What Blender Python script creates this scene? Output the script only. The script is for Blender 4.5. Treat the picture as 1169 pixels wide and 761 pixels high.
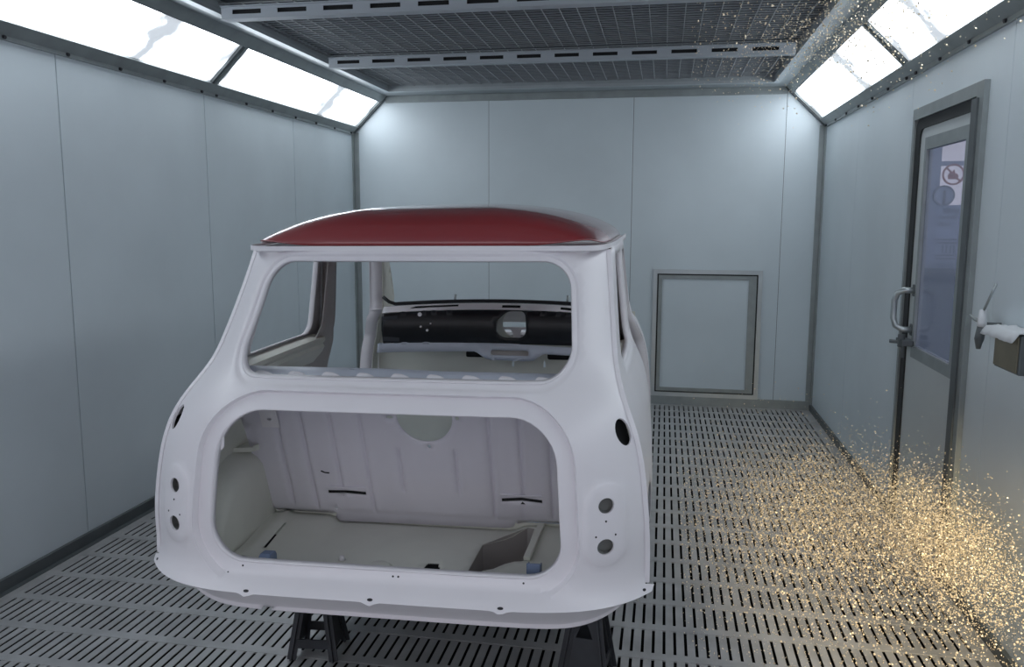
import bpy, bmesh, math, random
import numpy as np
from mathutils import Vector, Matrix
from mathutils.geometry import delaunay_2d_cdt

for _o in list(bpy.data.objects):
    bpy.data.objects.remove(_o)
SC = bpy.context.scene
COL = SC.collection
PI = math.pi

# ------------------------------------------------------------------ camera
YAW, PITCH, ROLL, FPX = 0.1809, 0.1381, 0.0034, 942.0
CAM = Vector((2.7458, 0.0, 1.5859))
fw = Vector((-math.sin(YAW) * math.cos(PITCH), math.cos(YAW) * math.cos(PITCH), -math.sin(PITCH)))
r0 = Vector((math.cos(YAW), math.sin(YAW), 0))
u0 = r0.cross(fw)
rr = r0 * math.cos(ROLL) + u0 * math.sin(ROLL)
uu = -r0 * math.sin(ROLL) + u0 * math.cos(ROLL)
cam_data = bpy.data.cameras.new('camera')
cam_data.sensor_fit = 'HORIZONTAL'
cam_data.sensor_width = 36.0
cam_data.lens = FPX / 1169.0 * 36.0
cam_data.clip_start = 0.02
cam = bpy.data.objects.new('camera', cam_data)
COL.objects.link(cam)
cam.matrix_world = Matrix(((rr.x, uu.x, -fw.x, CAM.x), (rr.y, uu.y, -fw.y, CAM.y),
                           (rr.z, uu.z, -fw.z, CAM.z), (0, 0, 0, 1)))
SC.camera = cam

# ------------------------------------------------------------------ light and exposure
DAYLIGHT = 1.17          # radiance of the bright workshop outside the open booth doors
TUBE = 5.4              # radiance of the frosted light panels
world = bpy.data.worlds.new('world')
SC.world = world
world.use_nodes = True
bg = world.node_tree.nodes['Background']
bg.inputs['Color'].default_value = (0.93, 0.92, 1.0, 1)
bg.inputs['Strength'].default_value = DAYLIGHT
# added warm fill lamp out of view, lighting the flecks by the right wall
lamp = bpy.data.lights.new('fleck_fill_lamp', 'SPOT')
lamp.energy = 620.0
lamp.color = (1.0, 0.82, 0.52)
lamp.spot_size = math.radians(24)
lamp.spot_blend = 1.0
lamp.shadow_soft_size = 0.05
lamp_o = bpy.data.objects.new('fleck_fill_lamp', lamp)
COL.objects.link(lamp_o)
lamp_o.location = (3.75, -0.15, 1.75)
lamp_o.rotation_euler = (Vector((3.62, 3.35, 0.20)) - Vector(lamp_o.location)).to_track_quat('-Z', 'Y').to_euler()
SC.view_settings.view_transform = 'Standard'
SC.view_settings.look = 'None'
SC.view_settings.exposure = 0.0
SC.view_settings.gamma = 1.0
SC.view_settings.use_curve_mapping = False
SC.cycles.max_bounces = 10
SC.cycles.diffuse_bounces = 6
SC.cycles.glossy_bounces = 4
SC.cycles.transmission_bounces = 6
SC.cycles.use_denoising = True
SC.cycles.caustics_reflective = False

# ------------------------------------------------------------------ materials
def mat(name, col, rough=0.5, metal=0.0, coat=0.0, spec=0.5, noise=0.0, nscale=6.0, bump=0.0, bscale=200.0, stretch=None):
    m = bpy.data.materials.new(name)
    m.use_nodes = True
    nt = m.node_tree
    b = nt.nodes['Principled BSDF']
    b.inputs['Base Color'].default_value = (*col, 1)
    b.inputs['Roughness'].default_value = rough
    b.inputs['Metallic'].default_value = metal
    b.inputs['Coat Weight'].default_value = coat
    b.inputs['Coat Roughness'].default_value = 0.08
    b.inputs['Specular IOR Level'].default_value = spec
    if noise or bump:
        tc = nt.nodes.new('ShaderNodeTexCoord')
        mp = nt.nodes.new('ShaderNodeMapping')
        nt.links.new(tc.outputs['Object'], mp.inputs['Vector'])
        if stretch:
            mp.inputs['Scale'].default_value = stretch
    if noise:
        n = nt.nodes.new('ShaderNodeTexNoise')
        n.inputs['Scale'].default_value = nscale
        n.inputs['Detail'].default_value = 5
        nt.links.new(mp.outputs['Vector'], n.inputs['Vector'])
        rp = nt.nodes.new('ShaderNodeMapRange')
        rp.inputs['From Min'].default_value = 0.3
        rp.inputs['From Max'].default_value = 0.7
        rp.inputs['To Min'].default_value = 1.0 - noise
        rp.inputs['To Max'].default_value = 1.0 + noise
        nt.links.new(n.outputs['Fac'], rp.inputs['Value'])
        mx = nt.nodes.new('ShaderNodeVectorMath')
        mx.operation = 'SCALE'
        mx.inputs[0].default_value = col
        nt.links.new(rp.outputs['Result'], mx.inputs['Scale'])
        nt.links.new(mx.outputs['Vector'], b.inputs['Base Color'])
    if bump:
        n2 = nt.nodes.new('ShaderNodeTexNoise')
        n2.inputs['Scale'].default_value = bscale
        n2.inputs['Detail'].default_value = 3
        nt.links.new(mp.outputs['Vector'], n2.inputs['Vector'])
        bp = nt.nodes.new('ShaderNodeBump')
        bp.inputs['Strength'].default_value = bump
        bp.inputs['Distance'].default_value = 0.002
        nt.links.new(n2.outputs['Fac'], bp.inputs['Height'])
        nt.links.new(bp.outputs['Normal'], b.inputs['Normal'])
    return m

M_WALL = mat('booth_wall_paint', (0.65, 0.72, 0.755), 0.33, noise=0.05, nscale=1.6, bump=0.03, bscale=90, spec=0.4)
M_SEAM = mat('panel_joint', (0.03, 0.035, 0.04), 0.8)
M_FRAME = mat('galvanised_frame', (0.30, 0.33, 0.33), 0.42, metal=0.35, noise=0.10, nscale=9)
M_FRAME_DARK = mat('dark_frame', (0.11, 0.125, 0.13), 0.5, metal=0.2, noise=0.1, nscale=9)
M_BRIGHT = mat('zinc_trim', (0.50, 0.54, 0.56), 0.35, metal=0.5, noise=0.06)
M_CEIL = mat('ceiling_sheet', (0.42, 0.46, 0.48), 0.4, metal=0.2, noise=0.06)
M_RAIL = mat('white_rail_paint', (0.47, 0.51, 0.55), 0.4)
M_FILTER = mat('filter_fleece', (0.12, 0.128, 0.142), 0.9, noise=0.25, nscale=40, bump=0.5, bscale=120)
M_WIRE = mat('filter_wire', (0.42, 0.44, 0.46), 0.45, metal=0.3)
M_GRATE = mat('grating_steel', (0.42, 0.42, 0.42), 0.42, metal=0.25, noise=0.16, nscale=7, bump=0.15, bscale=60)
M_PIT = mat('pit_shade_black', (0.012, 0.012, 0.013), 0.9)  # near-black stands in for the shade under the grating
M_BOLT = mat('dark_bolt_and_hole', (0.04, 0.04, 0.045), 0.5, metal=0.5)  # also colours the discs that paint in drilled holes
M_WHITE = mat('white_primer_paint', (0.80, 0.775, 0.80), 0.36, spec=0.45, noise=0.015, nscale=4, bump=0.04, bscale=260)
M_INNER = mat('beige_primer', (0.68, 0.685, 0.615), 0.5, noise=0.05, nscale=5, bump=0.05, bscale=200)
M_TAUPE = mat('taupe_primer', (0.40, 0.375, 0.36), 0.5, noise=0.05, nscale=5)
M_LILAC = mat('lilac_bulkhead_paint', (0.72, 0.70, 0.76), 0.42, noise=0.04, nscale=4, bump=0.04, bscale=200)
M_SHELF = mat('blue_grey_reflection_tint', (0.50, 0.54, 0.62), 0.4, noise=0.06, nscale=6)  # blue-grey puts a reflection on the white paint into the colour
M_RED = mat('red_roof_paint', (0.25, 0.032, 0.036), 0.34, coat=1.0, spec=0.5)
M_BLACK = mat('black_dash_trim', (0.010, 0.012, 0.015), 0.35, noise=0.3, nscale=12)
M_HOLE_SHADE = mat('lamp_hole_shade_grey', (0.25, 0.255, 0.245), 0.6)  # dark grey stands in for shade inside the lamp holes
M_DARK = mat('hollow_shade_black', (0.012, 0.013, 0.014), 0.8)  # near-black: shade of slots and hollows in colour, and the black clip
M_TAPE = mat('blue_grey_bracket', (0.12, 0.16, 0.25), 0.45)
M_STAND = mat('black_stand_steel', (0.040, 0.043, 0.050), 0.5, metal=0.3, noise=0.2, nscale=10)
M_SEAL = mat('black_rubber_seal', (0.018, 0.02, 0.021), 0.6)
M_DOOR = mat('door_leaf_paint', (0.58, 0.62, 0.62), 0.35, noise=0.04, nscale=2)
M_CHROME = mat('handle_steel', (0.42, 0.46, 0.47), 0.32, metal=0.7)
M_OLIVE = mat('olive_box_face', (0.16, 0.145, 0.10), 0.5, noise=0.1, nscale=12)
M_RAG = mat('white_paper_rag', (0.66, 0.68, 0.70), 0.8)
M_GOLD = mat('gold_fleck', (1.0, 0.84, 0.60), 0.35, metal=0.3)
M_STICK = mat('red_brown_print', (0.42, 0.13, 0.11), 0.6)
M_PRINT = mat('grey_print', (0.17, 0.18, 0.22), 0.6)
M_OUTWALL = mat('outside_blue_grey', (0.30, 0.35, 0.47), 0.7)
M_OUTDISC = mat('notice_blue_grey', (0.36, 0.42, 0.55), 0.7)
M_OUTWHITE = mat('outside_white', (0.62, 0.60, 0.68), 0.7)

def glass_mat():
    m = bpy.data.materials.new('dusty_pane_glass')
    m.use_nodes = True
    nt = m.node_tree
    out = nt.nodes['Material Output']
    b = nt.nodes['Principled BSDF']
    b.inputs['Base Color'].default_value = (0.40, 0.46, 0.55, 1)
    b.inputs['Roughness'].default_value = 0.12
    t = nt.nodes.new('ShaderNodeBsdfTransparent')
    t.inputs['Color'].default_value = (0.80, 0.80, 0.86, 1)
    mx = nt.nodes.new('ShaderNodeMixShader')
    mx.inputs[0].default_value = 0.42
    nt.links.new(t.outputs[0], mx.inputs[1])
    nt.links.new(b.outputs[0], mx.inputs[2])
    nt.links.new(mx.outputs[0], out.inputs['Surface'])
    return m
M_GLASS = glass_mat()

def diffuser_mat(off):
    """frosted sheet over tube lamps: darker where one tube ends and the next begins, and grimy"""
    m = bpy.data.materials.new('frosted_diffuser')
    gap_y = -off
    m.use_nodes = True
    nt = m.node_tree
    b = nt.nodes['Principled BSDF']
    b.inputs['Base Color'].default_value = (0.75, 0.78, 0.82, 1)
    b.inputs['Roughness'].default_value = 0.4
    tc = nt.nodes.new('ShaderNodeTexCoord')
    sp = nt.nodes.new('ShaderNodeSeparateXYZ')
    nt.links.new(tc.outputs['Object'], sp.inputs[0])
    n = nt.nodes.new('ShaderNodeTexNoise')
    n.inputs['Scale'].default_value = 7.0
    n.inputs['Detail'].default_value = 6
    nt.links.new(tc.outputs['Object'], n.inputs['Vector'])

    def math_n(op, a, c):
        k = nt.nodes.new('ShaderNodeMath')
        k.operation = op
        for i, v in enumerate((a, c)):
            if v is None:
                continue
            if isinstance(v, (int, float)):
                k.inputs[i].default_value = v
            else:
                nt.links.new(v, k.inputs[i])
        return k.outputs[0]
    wob = math_n('MULTIPLY', math_n('SUBTRACT', n.outputs['Fac'], 0.5), 0.45)
    yy = math_n('ABSOLUTE', math_n('ADD', math_n('ADD', sp.outputs['Y'], gap_y), wob), None)

    def ramp(v, a, c, lo, hi):
        k = nt.nodes.new('ShaderNodeMapRange')
        k.interpolation_type = 'SMOOTHSTEP'
        nt.links.new(v, k.inputs['Value'])
        k.inputs['From Min'].default_value = a
        k.inputs['From Max'].default_value = c
        k.inputs['To Min'].default_value = lo
        k.inputs['To Max'].default_value = hi
        return k.outputs['Result']
    mid = ramp(yy, 0.03, 0.17, 0.105, 1.0)
    rawy = math_n('ABSOLUTE', sp.outputs['Y'], None)
    end = ramp(math_n('ADD', rawy, wob), 1.02, 1.20, 1.0, 0.10)
    st = math_n('MULTIPLY', math_n('MULTIPLY', mid, end), TUBE)
    b.inputs['Emission Color'].default_value = (0.86, 0.93, 1.0, 1)
    nt.links.new(st, b.inputs['Emission Strength'])
    return m
M_DIFF = {(-1, 0): diffuser_mat(0.4), (-1, 1): diffuser_mat(0.49), (-1, 2): diffuser_mat(0.36), (1, 0): diffuser_mat(0.4), (1, 1): diffuser_mat(0.63), (1, 2): diffuser_mat(-0.37)}

# ------------------------------------------------------------------ helpers
def link(o, parent=None):
    COL.objects.link(o)
    if parent is not None:
        o.parent = parent
    return o

def mesh(name, verts, faces, m, parent=None, smooth=False, mods=None):
    me = bpy.data.meshes.new(name)
    me.from_pydata([tuple(v) for v in verts], [], [tuple(f) for f in faces])
    me.materials.append(m)
    if smooth:
        me.polygons.foreach_set('use_smooth', [True] * len(me.polygons))
    me.update()
    o = bpy.data.objects.new(name, me)
    link(o, parent)
    if mods:
        mods(o)
    return o

def thing(name, label, cat, loc=(0, 0, 0), rot=(0, 0, 0), group=None):
    o = bpy.data.objects.new(name, None)
    o.empty_display_size = 0.1
    o.location = loc
    o.rotation_euler = rot
    link(o)
    o['label'] = label
    o['category'] = cat
    if group:
        o['group'] = group
    return o

def struct(o):
    o['kind'] = 'structure'
    return o

class MB:
    """collects simple shapes into one mesh"""
    def __init__(s):
        s.v, s.f = [], []
    def add(s, v, f):
        k = len(s.v)
        s.v += [tuple(x) for x in v]
        s.f += [tuple(i + k for i in q) for q in f]
        return s
    def box(s, a, b):
        x0, y0, z0 = a
        x1, y1, z1 = b
        return s.add([(x0, y0, z0), (x1, y0, z0), (x1, y1, z0), (x0, y1, z0), (x0, y0, z1), (x1, y0, z1), (x1, y1, z1), (x0, y1, z1)],
                     [(0, 3, 2, 1), (4, 5, 6, 7), (0, 1, 5, 4), (1, 2, 6, 5), (2, 3, 7, 6), (3, 0, 4, 7)])
    def bar(s, p, q, w, h, up=(0, 0, 1)):
        p, q, up = Vector(p), Vector(q), Vector(up)
        d = (q - p).normalized()
        a = d.cross(up)
        if a.length < 1e-4:
            a = d.cross(Vector((1, 0, 0)))
        a.normalize()
        b = a.cross(d).normalized()
        a, b = a * w / 2, b * h / 2
        v = [p - a - b, p + a - b, p + a + b, p - a + b, q - a - b, q + a - b, q + a + b, q - a + b]
        return s.add(v, [(3, 2, 1, 0), (4, 5, 6, 7), (0, 1, 5, 4), (1, 2, 6, 5), (2, 3, 7, 6), (3, 0, 4, 7)])
    def tube(s, pts, rad, n=10, caps=True):
        pts = [Vector(p) for p in pts]
        R = rad if isinstance(rad, (list, tuple)) else [rad] * len(pts)
        ref = None
        rings = []
        for i, p in enumerate(pts):
            d = (pts[min(i + 1, len(pts) - 1)] - pts[max(i - 1, 0)]).normalized()
            if ref is None:
                ref = d.orthogonal().normalized()
            a = (ref - d * ref.dot(d)).normalized()
            ref = a
            b = d.cross(a)
            rings.append([p + (a * math.cos(2 * PI * k / n) + b * math.sin(2 * PI * k / n)) * R[i] for k in range(n)])
        v = [x for r in rings for x in r]
        f = []
        for i in range(len(pts) - 1):
            for k in range(n):
                k2 = (k + 1) % n
                f.append((i * n + k, i * n + k2, (i + 1) * n + k2, (i + 1) * n + k))
        if caps:
            f.append(tuple(range(n))[::-1])
            f.append(tuple((len(pts) - 1) * n + k for k in range(n)))
        return s.add(v, f)
    def prism(s, poly, axis, a, b):
        """poly (2-D) extruded from a to b along axis 'x','y' or 'z'"""
        n = len(poly)
        def P(p, t):
            return {'x': (t, p[0], p[1]), 'y': (p[0], t, p[1]), 'z': (p[0], p[1], t)}[axis]
        v = [P(p, a) for p in poly] + [P(p, b) for p in poly]
        f = [tuple(range(n))[::-1], tuple(range(n, 2 * n))]
        f += [(i, (i + 1) % n, n + (i + 1) % n, n + i) for i in range(n)]
        return s.add(v, f)
    def frame(s, axis, t0, t1, o, i):
        """four mitred bars between outer rect o and inner rect i (a0, b0, a1, b1), from t0 to t1 along axis"""
        O = [(o[0], o[1]), (o[2], o[1]), (o[2], o[3]), (o[0], o[3])]
        I = [(i[0], i[1]), (i[2], i[1]), (i[2], i[3]), (i[0], i[3])]
        def P(p, t):
            return {'x': (t, p[0], p[1]), 'y': (p[0], t, p[1]), 'z': (p[0], p[1], t)}[axis]
        v = [P(p, t) for t in (t0, t1) for p in O + I]
        f = []
        for k in range(4):
            n = (k + 1) % 4
            f += [(k, n, 4 + n, 4 + k), (8 + k, 12 + k, 12 + n, 8 + n), (k, 8 + k, 8 + n, n), (4 + k, 4 + n, 12 + n, 12 + k)]
        return s.add(v, f)
    def build(s, name, m, parent=None, smooth=False, bevel=0.0):
        o = mesh(name, s.v, s.f, m, parent, smooth)
        if bevel:
            md = o.modifiers.new('bevel', 'BEVEL')
            md.width = bevel
            md.segments = 2
            md.limit_method = 'ANGLE'
        return o

def round_poly(pts, rads, n=8):
    out = []
    N = len(pts)
    for i in range(N):
        p = np.array(pts[i], float)
        a = np.array(pts[i - 1], float) - p
        b = np.array(pts[(i + 1) % N], float) - p
        r = rads[i] if isinstance(rads, (list, tuple)) else rads
        if r <= 0:
            out.append(tuple(p))
            continue
        a /= np.linalg.norm(a)
        b /= np.linalg.norm(b)
        half = math.acos(max(-1, min(1, float(a @ b)))) / 2
        t = r / math.tan(half)
        c = p + (a + b) / np.linalg.norm(a + b) * r / math.sin(half)
        s0, s1 = p + a * t - c, p + b * t - c
        a0 = math.atan2(s0[1], s0[0])
        da = math.atan2(s1[1], s1[0]) - a0
        while da > PI:
            da -= 2 * PI
        while da < -PI:
            da += 2 * PI
        for k in range(n + 1):
            t_ = a0 + da * k / n
            out.append((c[0] + r * math.cos(t_), c[1] + r * math.sin(t_)))
    return out

def resample(poly, step, closed=True):
    out = []
    N = len(poly)
    for i in range(N if closed else N - 1):
        a, b = np.array(poly[i], float), np.array(poly[(i + 1) % N], float)
        L = np.linalg.norm(b - a)
        k = max(1, int(math.ceil(L / step)))
        for j in range(k):
            out.append(tuple(a + (b - a) * j / k))
    if not closed:
        out.append(tuple(poly[-1]))
    return out

def offset_poly(poly, d):
    """outward for a counter-clockwise loop"""
    P = np.array(poly)
    prv, nxt = np.roll(P, 1, 0), np.roll(P, -1, 0)
    t = nxt - prv
    t /= np.linalg.norm(t, axis=1)[:, None] + 1e-12
    return [tuple(x) for x in P + np.stack([t[:, 1], -t[:, 0]], 1) * d]

def ccw(poly):
    P = np.array(poly)
    a = np.sum(P[:, 0] * np.roll(P[:, 1], -1) - np.roll(P[:, 0], -1) * P[:, 1])
    return list(poly) if a > 0 else list(poly)[::-1]

def inside(pts, poly):
    pts = np.asarray(pts, float)
    P = np.asarray(poly, float)
    x, y = pts[:, 0], pts[:, 1]
    c = np.zeros(len(pts), bool)
    j = len(P) - 1
    for i in range(len(P)):
        xi, yi, xj, yj = P[i, 0], P[i, 1], P[j, 0], P[j, 1]
        if yi != yj:
            k = ((yi > y) != (yj > y)) & (x < (xj - xi) * (y - yi) / (yj - yi) + xi)
            c ^= k
        j = i
    return c

def dist_poly(pts, poly, closed=True):
    pts = np.asarray(pts, float)
    P = np.asarray(poly, float)
    Q = np.roll(P, -1, 0)
    if not closed:
        P, Q = P[:-1], Q[:-1]
    best = np.full(len(pts), 1e9)
    for a, b in zip(P, Q):
        ab = b - a
        L = ab @ ab + 1e-18
        t = np.clip(((pts - a) @ ab) / L, 0, 1)
        d = np.linalg.norm(pts - (a + t[:, None] * ab), axis=1)
        best = np.minimum(best, d)
    return best

def sheet(name, outline, holes, step, fn, m, parent, flip=False, lines=(), thick=0.0, inner=(), smooth=True):
    """a pressed panel: 2-D outline with holes, triangulated finely and bent into space by fn(array Nx2)->Nx3"""
    outline = ccw(outline)
    loops = [resample(outline, step)] + [ccw(h) for h in holes]
    pts, edges = [], []
    for L in loops:
        k = len(pts)
        pts += L
        edges += [(k + i, k + (i + 1) % len(L)) for i in range(len(L))]
    for L in lines:
        L = resample(L, step, False)
        k = len(pts)
        pts += L
        edges += [(k + i, k + i + 1) for i in range(len(L) - 1)]
    for L in inner:           # closed guide loops
        L = resample(L, step)
        k = len(pts)
        pts += L
        edges += [(k + i, k + (i + 1) % len(L)) for i in range(len(L))]
    P = np.array(loops[0])
    x0, y0 = P.min(0)
    x1, y1 = P.max(0)
    gx = np.arange(x0 + step / 2, x1, step)
    gy = np.arange(y0 + step / 2, y1, step)
    G = np.stack(np.meshgrid(gx, gy), -1).reshape(-1, 2)
    G[:, 0] += (np.round((G[:, 1] - y0) / step) % 2) * step * 0.5
    G = G[inside(G, loops[0])]
    allp = np.array(pts)
    keep = np.ones(len(G), bool)
    for i in range(0, len(allp), 400):
        d = np.linalg.norm(G[:, None, :] - allp[None, i:i + 400, :], axis=2).min(1)
        keep &= d > step * 0.55
    for h in loops[1:]:
        keep &= ~inside(G, h)
    G = G[keep]
    vin = [Vector((float(a), float(b))) for a, b in pts] + [Vector((float(a), float(b))) for a, b in G]
    res = delaunay_2d_cdt(vin, edges, [], 0, 1e-6)
    V = np.array([(v.x, v.y) for v in res[0]])
    F = np.array([tuple(f) for f in res[2] if len(f) == 3])
    C = V[F].mean(1)
    ok = inside(C, loops[0])
    for h in loops[1:]:
        ok &= ~inside(C, h)
    F = F[ok]
    used = np.unique(F)
    remap = -np.ones(len(V), int)
    remap[used] = np.arange(len(used))
    F = remap[F]
    V = V[used]
    a = V[F[:, 1]] - V[F[:, 0]]
    b = V[F[:, 2]] - V[F[:, 0]]
    neg = (a[:, 0] * b[:, 1] - a[:, 1] * b[:, 0]) < 0
    F[neg] = F[neg][:, ::-1]
    if flip:
        F = F[:, ::-1]
    o = mesh(name, fn(V).tolist(), F.tolist(), m, parent, smooth)
    if thick:
        md = o.modifiers.new('thickness', 'SOLIDIFY')
        md.thickness = thick
        md.offset = -1
    return o

def ngon(cx, cy, rx, ry=None, n=12, rot=0.0):
    ry = rx if ry is None else ry
    out = []
    for k in range(n):
        t = 2 * PI * k / n
        a, b = rx * math.cos(t), ry * math.sin(t)
        out.append((cx + a * math.cos(rot) - b * math.sin(rot), cy + a * math.sin(rot) + b * math.cos(rot)))
    return out

def sstep(x, a, b):
    t = np.clip((np.asarray(x, float) - a) / (b - a), 0, 1)
    return t * t * (3 - 2 * t)

def smooth_interp(xs, ys, sig=0.02):
    """piecewise-linear curve softened by a Gaussian"""
    g = np.linspace(xs[0] - 0.2, xs[-1] + 0.2, 3000)
    v = np.interp(g, xs, ys)
    lo = g < xs[0]
    v[lo] = ys[0] + (g[lo] - xs[0]) * (ys[1] - ys[0]) / (xs[1] - xs[0])
    hi = g > xs[-1]
    v[hi] = ys[-1] + (g[hi] - xs[-1]) * (ys[-1] - ys[-2]) / (xs[-1] - xs[-2])
    h = g[1] - g[0]
    k = np.arange(-int(4 * sig / h), int(4 * sig / h) + 1) * h
    w = np.exp(-k * k / (2 * sig * sig))
    w /= w.sum()
    v2 = np.convolve(np.pad(v, len(k) // 2, mode='edge'), w, 'valid')
    return lambda x: np.interp(x, g, v2)

# ------------------------------------------------------------------ the booth
W, D, H, ZW, CH = 4.0, 7.136, 2.643, 2.336, 0.3136   # width, back wall, ceiling, wall top, chamfer width
YF = -0.35                                            # front wall with its open doors
T = 0.05

def slabs(rects, mk, gap=0.007):
    b = MB()
    for (a0, a1, z0, z1) in rects:
        mk(b, a0 + gap / 2, a1 - gap / 2, z0, z1)
    return b

SEAMS_Y = [-0.25, 0.98, 2.215, 3.448, 4.69, 5.91, 7.136]
# left wall (front faces at x = 0)
rects = [(YF, SEAMS_Y[1], 0, ZW)] + [(SEAMS_Y[i], SEAMS_Y[i + 1], 0, ZW) for i in range(1, 6)]
wl = slabs(rects, lambda b, a0, a1, z0, z1: b.box((-T, a0, z0), (0, a1, z1)))
struct(wl.build('wall_left', M_WALL))
jl = MB().box((-T - 0.02, YF, 0), (-0.012, D, ZW))
# right wall with the door opening
DY0, DY1, DZ1 = 3.735, 4.59, 2.085
rects = [(YF, 0.98, 0, ZW), (0.98, 2.215, 0, ZW), (2.215, 3.45, 0, ZW), (3.45, DY0, 0, ZW), (DY0, DY1, DZ1, ZW), (DY1, 4.732, 0, ZW), (4.732, 5.95, 0, ZW), (5.95, D, 0, ZW)]
wr = MB()
for (a0, a1, z0, z1) in rects:
    g0 = 0 if a0 in (DY0, DY1) else 0.0015
    g1 = 0 if a1 in (DY0, DY1) else 0.0015
    wr.box((W, a0 + g0, z0), (W + T, a1 - g1, z1))
struct(wr.build('wall_right', M_WALL))
# back wall: the joints read at 1.231, 2.467, 3.691
rects = [(0, 1.231, 0, H), (1.231, 2.467, 0, H), (2.467, 3.691, 0, H), (3.691, W, 0, H)]
wb = slabs(rects, lambda b, a0, a1, z0, z1: b.box((a0, D, z0), (a1, D + T, z1)), 0.0035)
struct(wb.build('wall_back', M_WALL))
jb = MB()
jb.box((-T, D + 0.003, 0), (W + T, D + T + 0.02, H))
jb.box((-T - 0.02, YF, 0), (-0.012, D, ZW))
for (a0, a1) in ((YF, DY0), (DY1, D)):
    jb.box((W + 0.012, a0, 0), (W + T + 0.02, a1, ZW))
jb.box((W + 0.012, DY0, DZ1), (W + T + 0.02, DY1, ZW))
struct(jb.build('trim_1', M_SEAM))
# front wall, its wide doors folded open
wf = MB()
wf.box((-T, YF - T, 0), (0.45, YF, H))
wf.box((3.55, YF - T, 0), (W + T, YF, H))
wf.box((0.45, YF - T, 2.42), (3.55, YF, H))
struct(wf.build('wall_front', M_WALL))

# floor: steel grating over a pit
GX0, GX1, PITCH_X, BAR = 0.0735, 3.915, 0.040, 0.029
fl = MB()
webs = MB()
x = GX0
while x + BAR < GX1 + 0.02:
    fl.box((x, YF, -0.0025), (x + BAR, D - 0.06, 0))
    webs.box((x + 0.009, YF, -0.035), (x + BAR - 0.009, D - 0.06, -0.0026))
    x += PITCH_X
ROW = 0.222
y = 6.432 - ROW * 31
while y < D - 0.05:
    if y > YF:
        fl.box((GX0 - 0.03, y - 0.022, -0.005), (GX1 + 0.03, y + 0.022, 0.0012))
    y += ROW
fl.box((0, YF, -0.035), (GX0, D, 0.0008))
fl.box((GX1, YF, -0.035), (W, D, 0.0008))
fl.box((0, D - 0.06, -0.035), (W, D, 0.001))
flo = struct(fl.build('floor', M_GRATE))
struct(webs.build('floor_web', M_PIT))  # near-black webs put the deep shade between bars into their colour
pit = MB()
pit.box((-T, YF - T, -0.42), (W + T, D + T, -0.38))
pit.box((-T, YF - T, -0.40), (0, D, 0)).box((W, YF - T, -0.40), (W + T, D, 0))
pit.box((0, D, -0.40), (W, D + T, 0)).box((0, YF - T, -0.40), (W, YF, 0))
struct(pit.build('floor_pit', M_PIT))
outf = MB().box((-3, -6, -0.08), (7, YF - T - 0.002, -0.03))
outf.box((W + T + 0.03, YF - T, -0.08), (9, 9, -0.03))
struct(outf.build('floor_outside', M_OUTWALL))

# baseboards
def angle(name, pts, m):
    return struct(pts.build(name, m))
angle('baseboard_left', MB().box((0, YF, 0), (0.018, D, 0.055)).box((0, YF, 0), (0.045, D, 0.004)), M_FRAME_DARK)
angle('baseboard_right', MB().box((W - 0.018, YF, 0), (W, DY0, 0.05)).box((W - 0.018, DY1, 0), (W, D, 0.05)), M_FRAME_DARK)
angle('baseboard_back', MB().box((0, D - 0.02, 0), (W, D, 0.075)), M_FRAME)

# corner posts
angle('trim_2', MB().box((0, D - 0.045, 0), (0.012, D, ZW)).box((0, D - 0.012, 0), (0.05, D, ZW)), M_FRAME)
angle('trim_3', MB().box((W - 0.012, D - 0.045, 0), (W, D, ZW)).box((W - 0.05, D - 0.012, 0), (W, D, ZW)), M_FRAME)

# ------------------------------------------------------------------ ceiling
YC = [0.05, 1.42, 2.72, 4.02, 5.40, 6.73]      # filter bays run between these
FX0, FX1 = 0.47, 3.535
cl = MB()
cl.box((CH - 0.02, YF, H), (FX0, D, H + 0.04))
cl.box((FX1, YF, H), (W - CH + 0.02, D, H + 0.04))
cl.box((FX0, 6.73, H), (FX1, D + T, H + 0.04))
cl.box((FX0, YF - T, H), (FX1, 2.72, H + 0.04))
cl.box((FX0, 2.72, H + 0.10), (FX1, 6.73, H + 0.13))
cl.box((FX0 - 0.005, 2.72, H + 0.04), (FX0, 6.73, H + 0.13)).box((FX1, 2.72, H + 0.04), (FX1 + 0.005, 6.73, H + 0.13))
cl.box((FX0, 6.73, H + 0.04), (FX1, 6.735, H + 0.13)).box((FX0, 2.715, H + 0.04), (FX1, 2.72, H + 0.13))
struct(cl.build('ceiling', M_CEIL))
# raised rim around the filter field, and the cornice over the back wall
rim = MB()
rim.box((FX0 - 0.045, 2.72, H - 0.022), (FX0, 6.775, H)).box((FX1, 2.72, H - 0.022), (FX1 + 0.045, 6.775, H))
rim.box((FX0, 6.73, H - 0.022), (FX1, 6.775, H))
struct(rim.build('trim_4', M_BRIGHT))
struct(MB().box((CH, D - 0.03, H - 0.055), (W - CH, D, H)).build('trim_5', M_FRAME))

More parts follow.
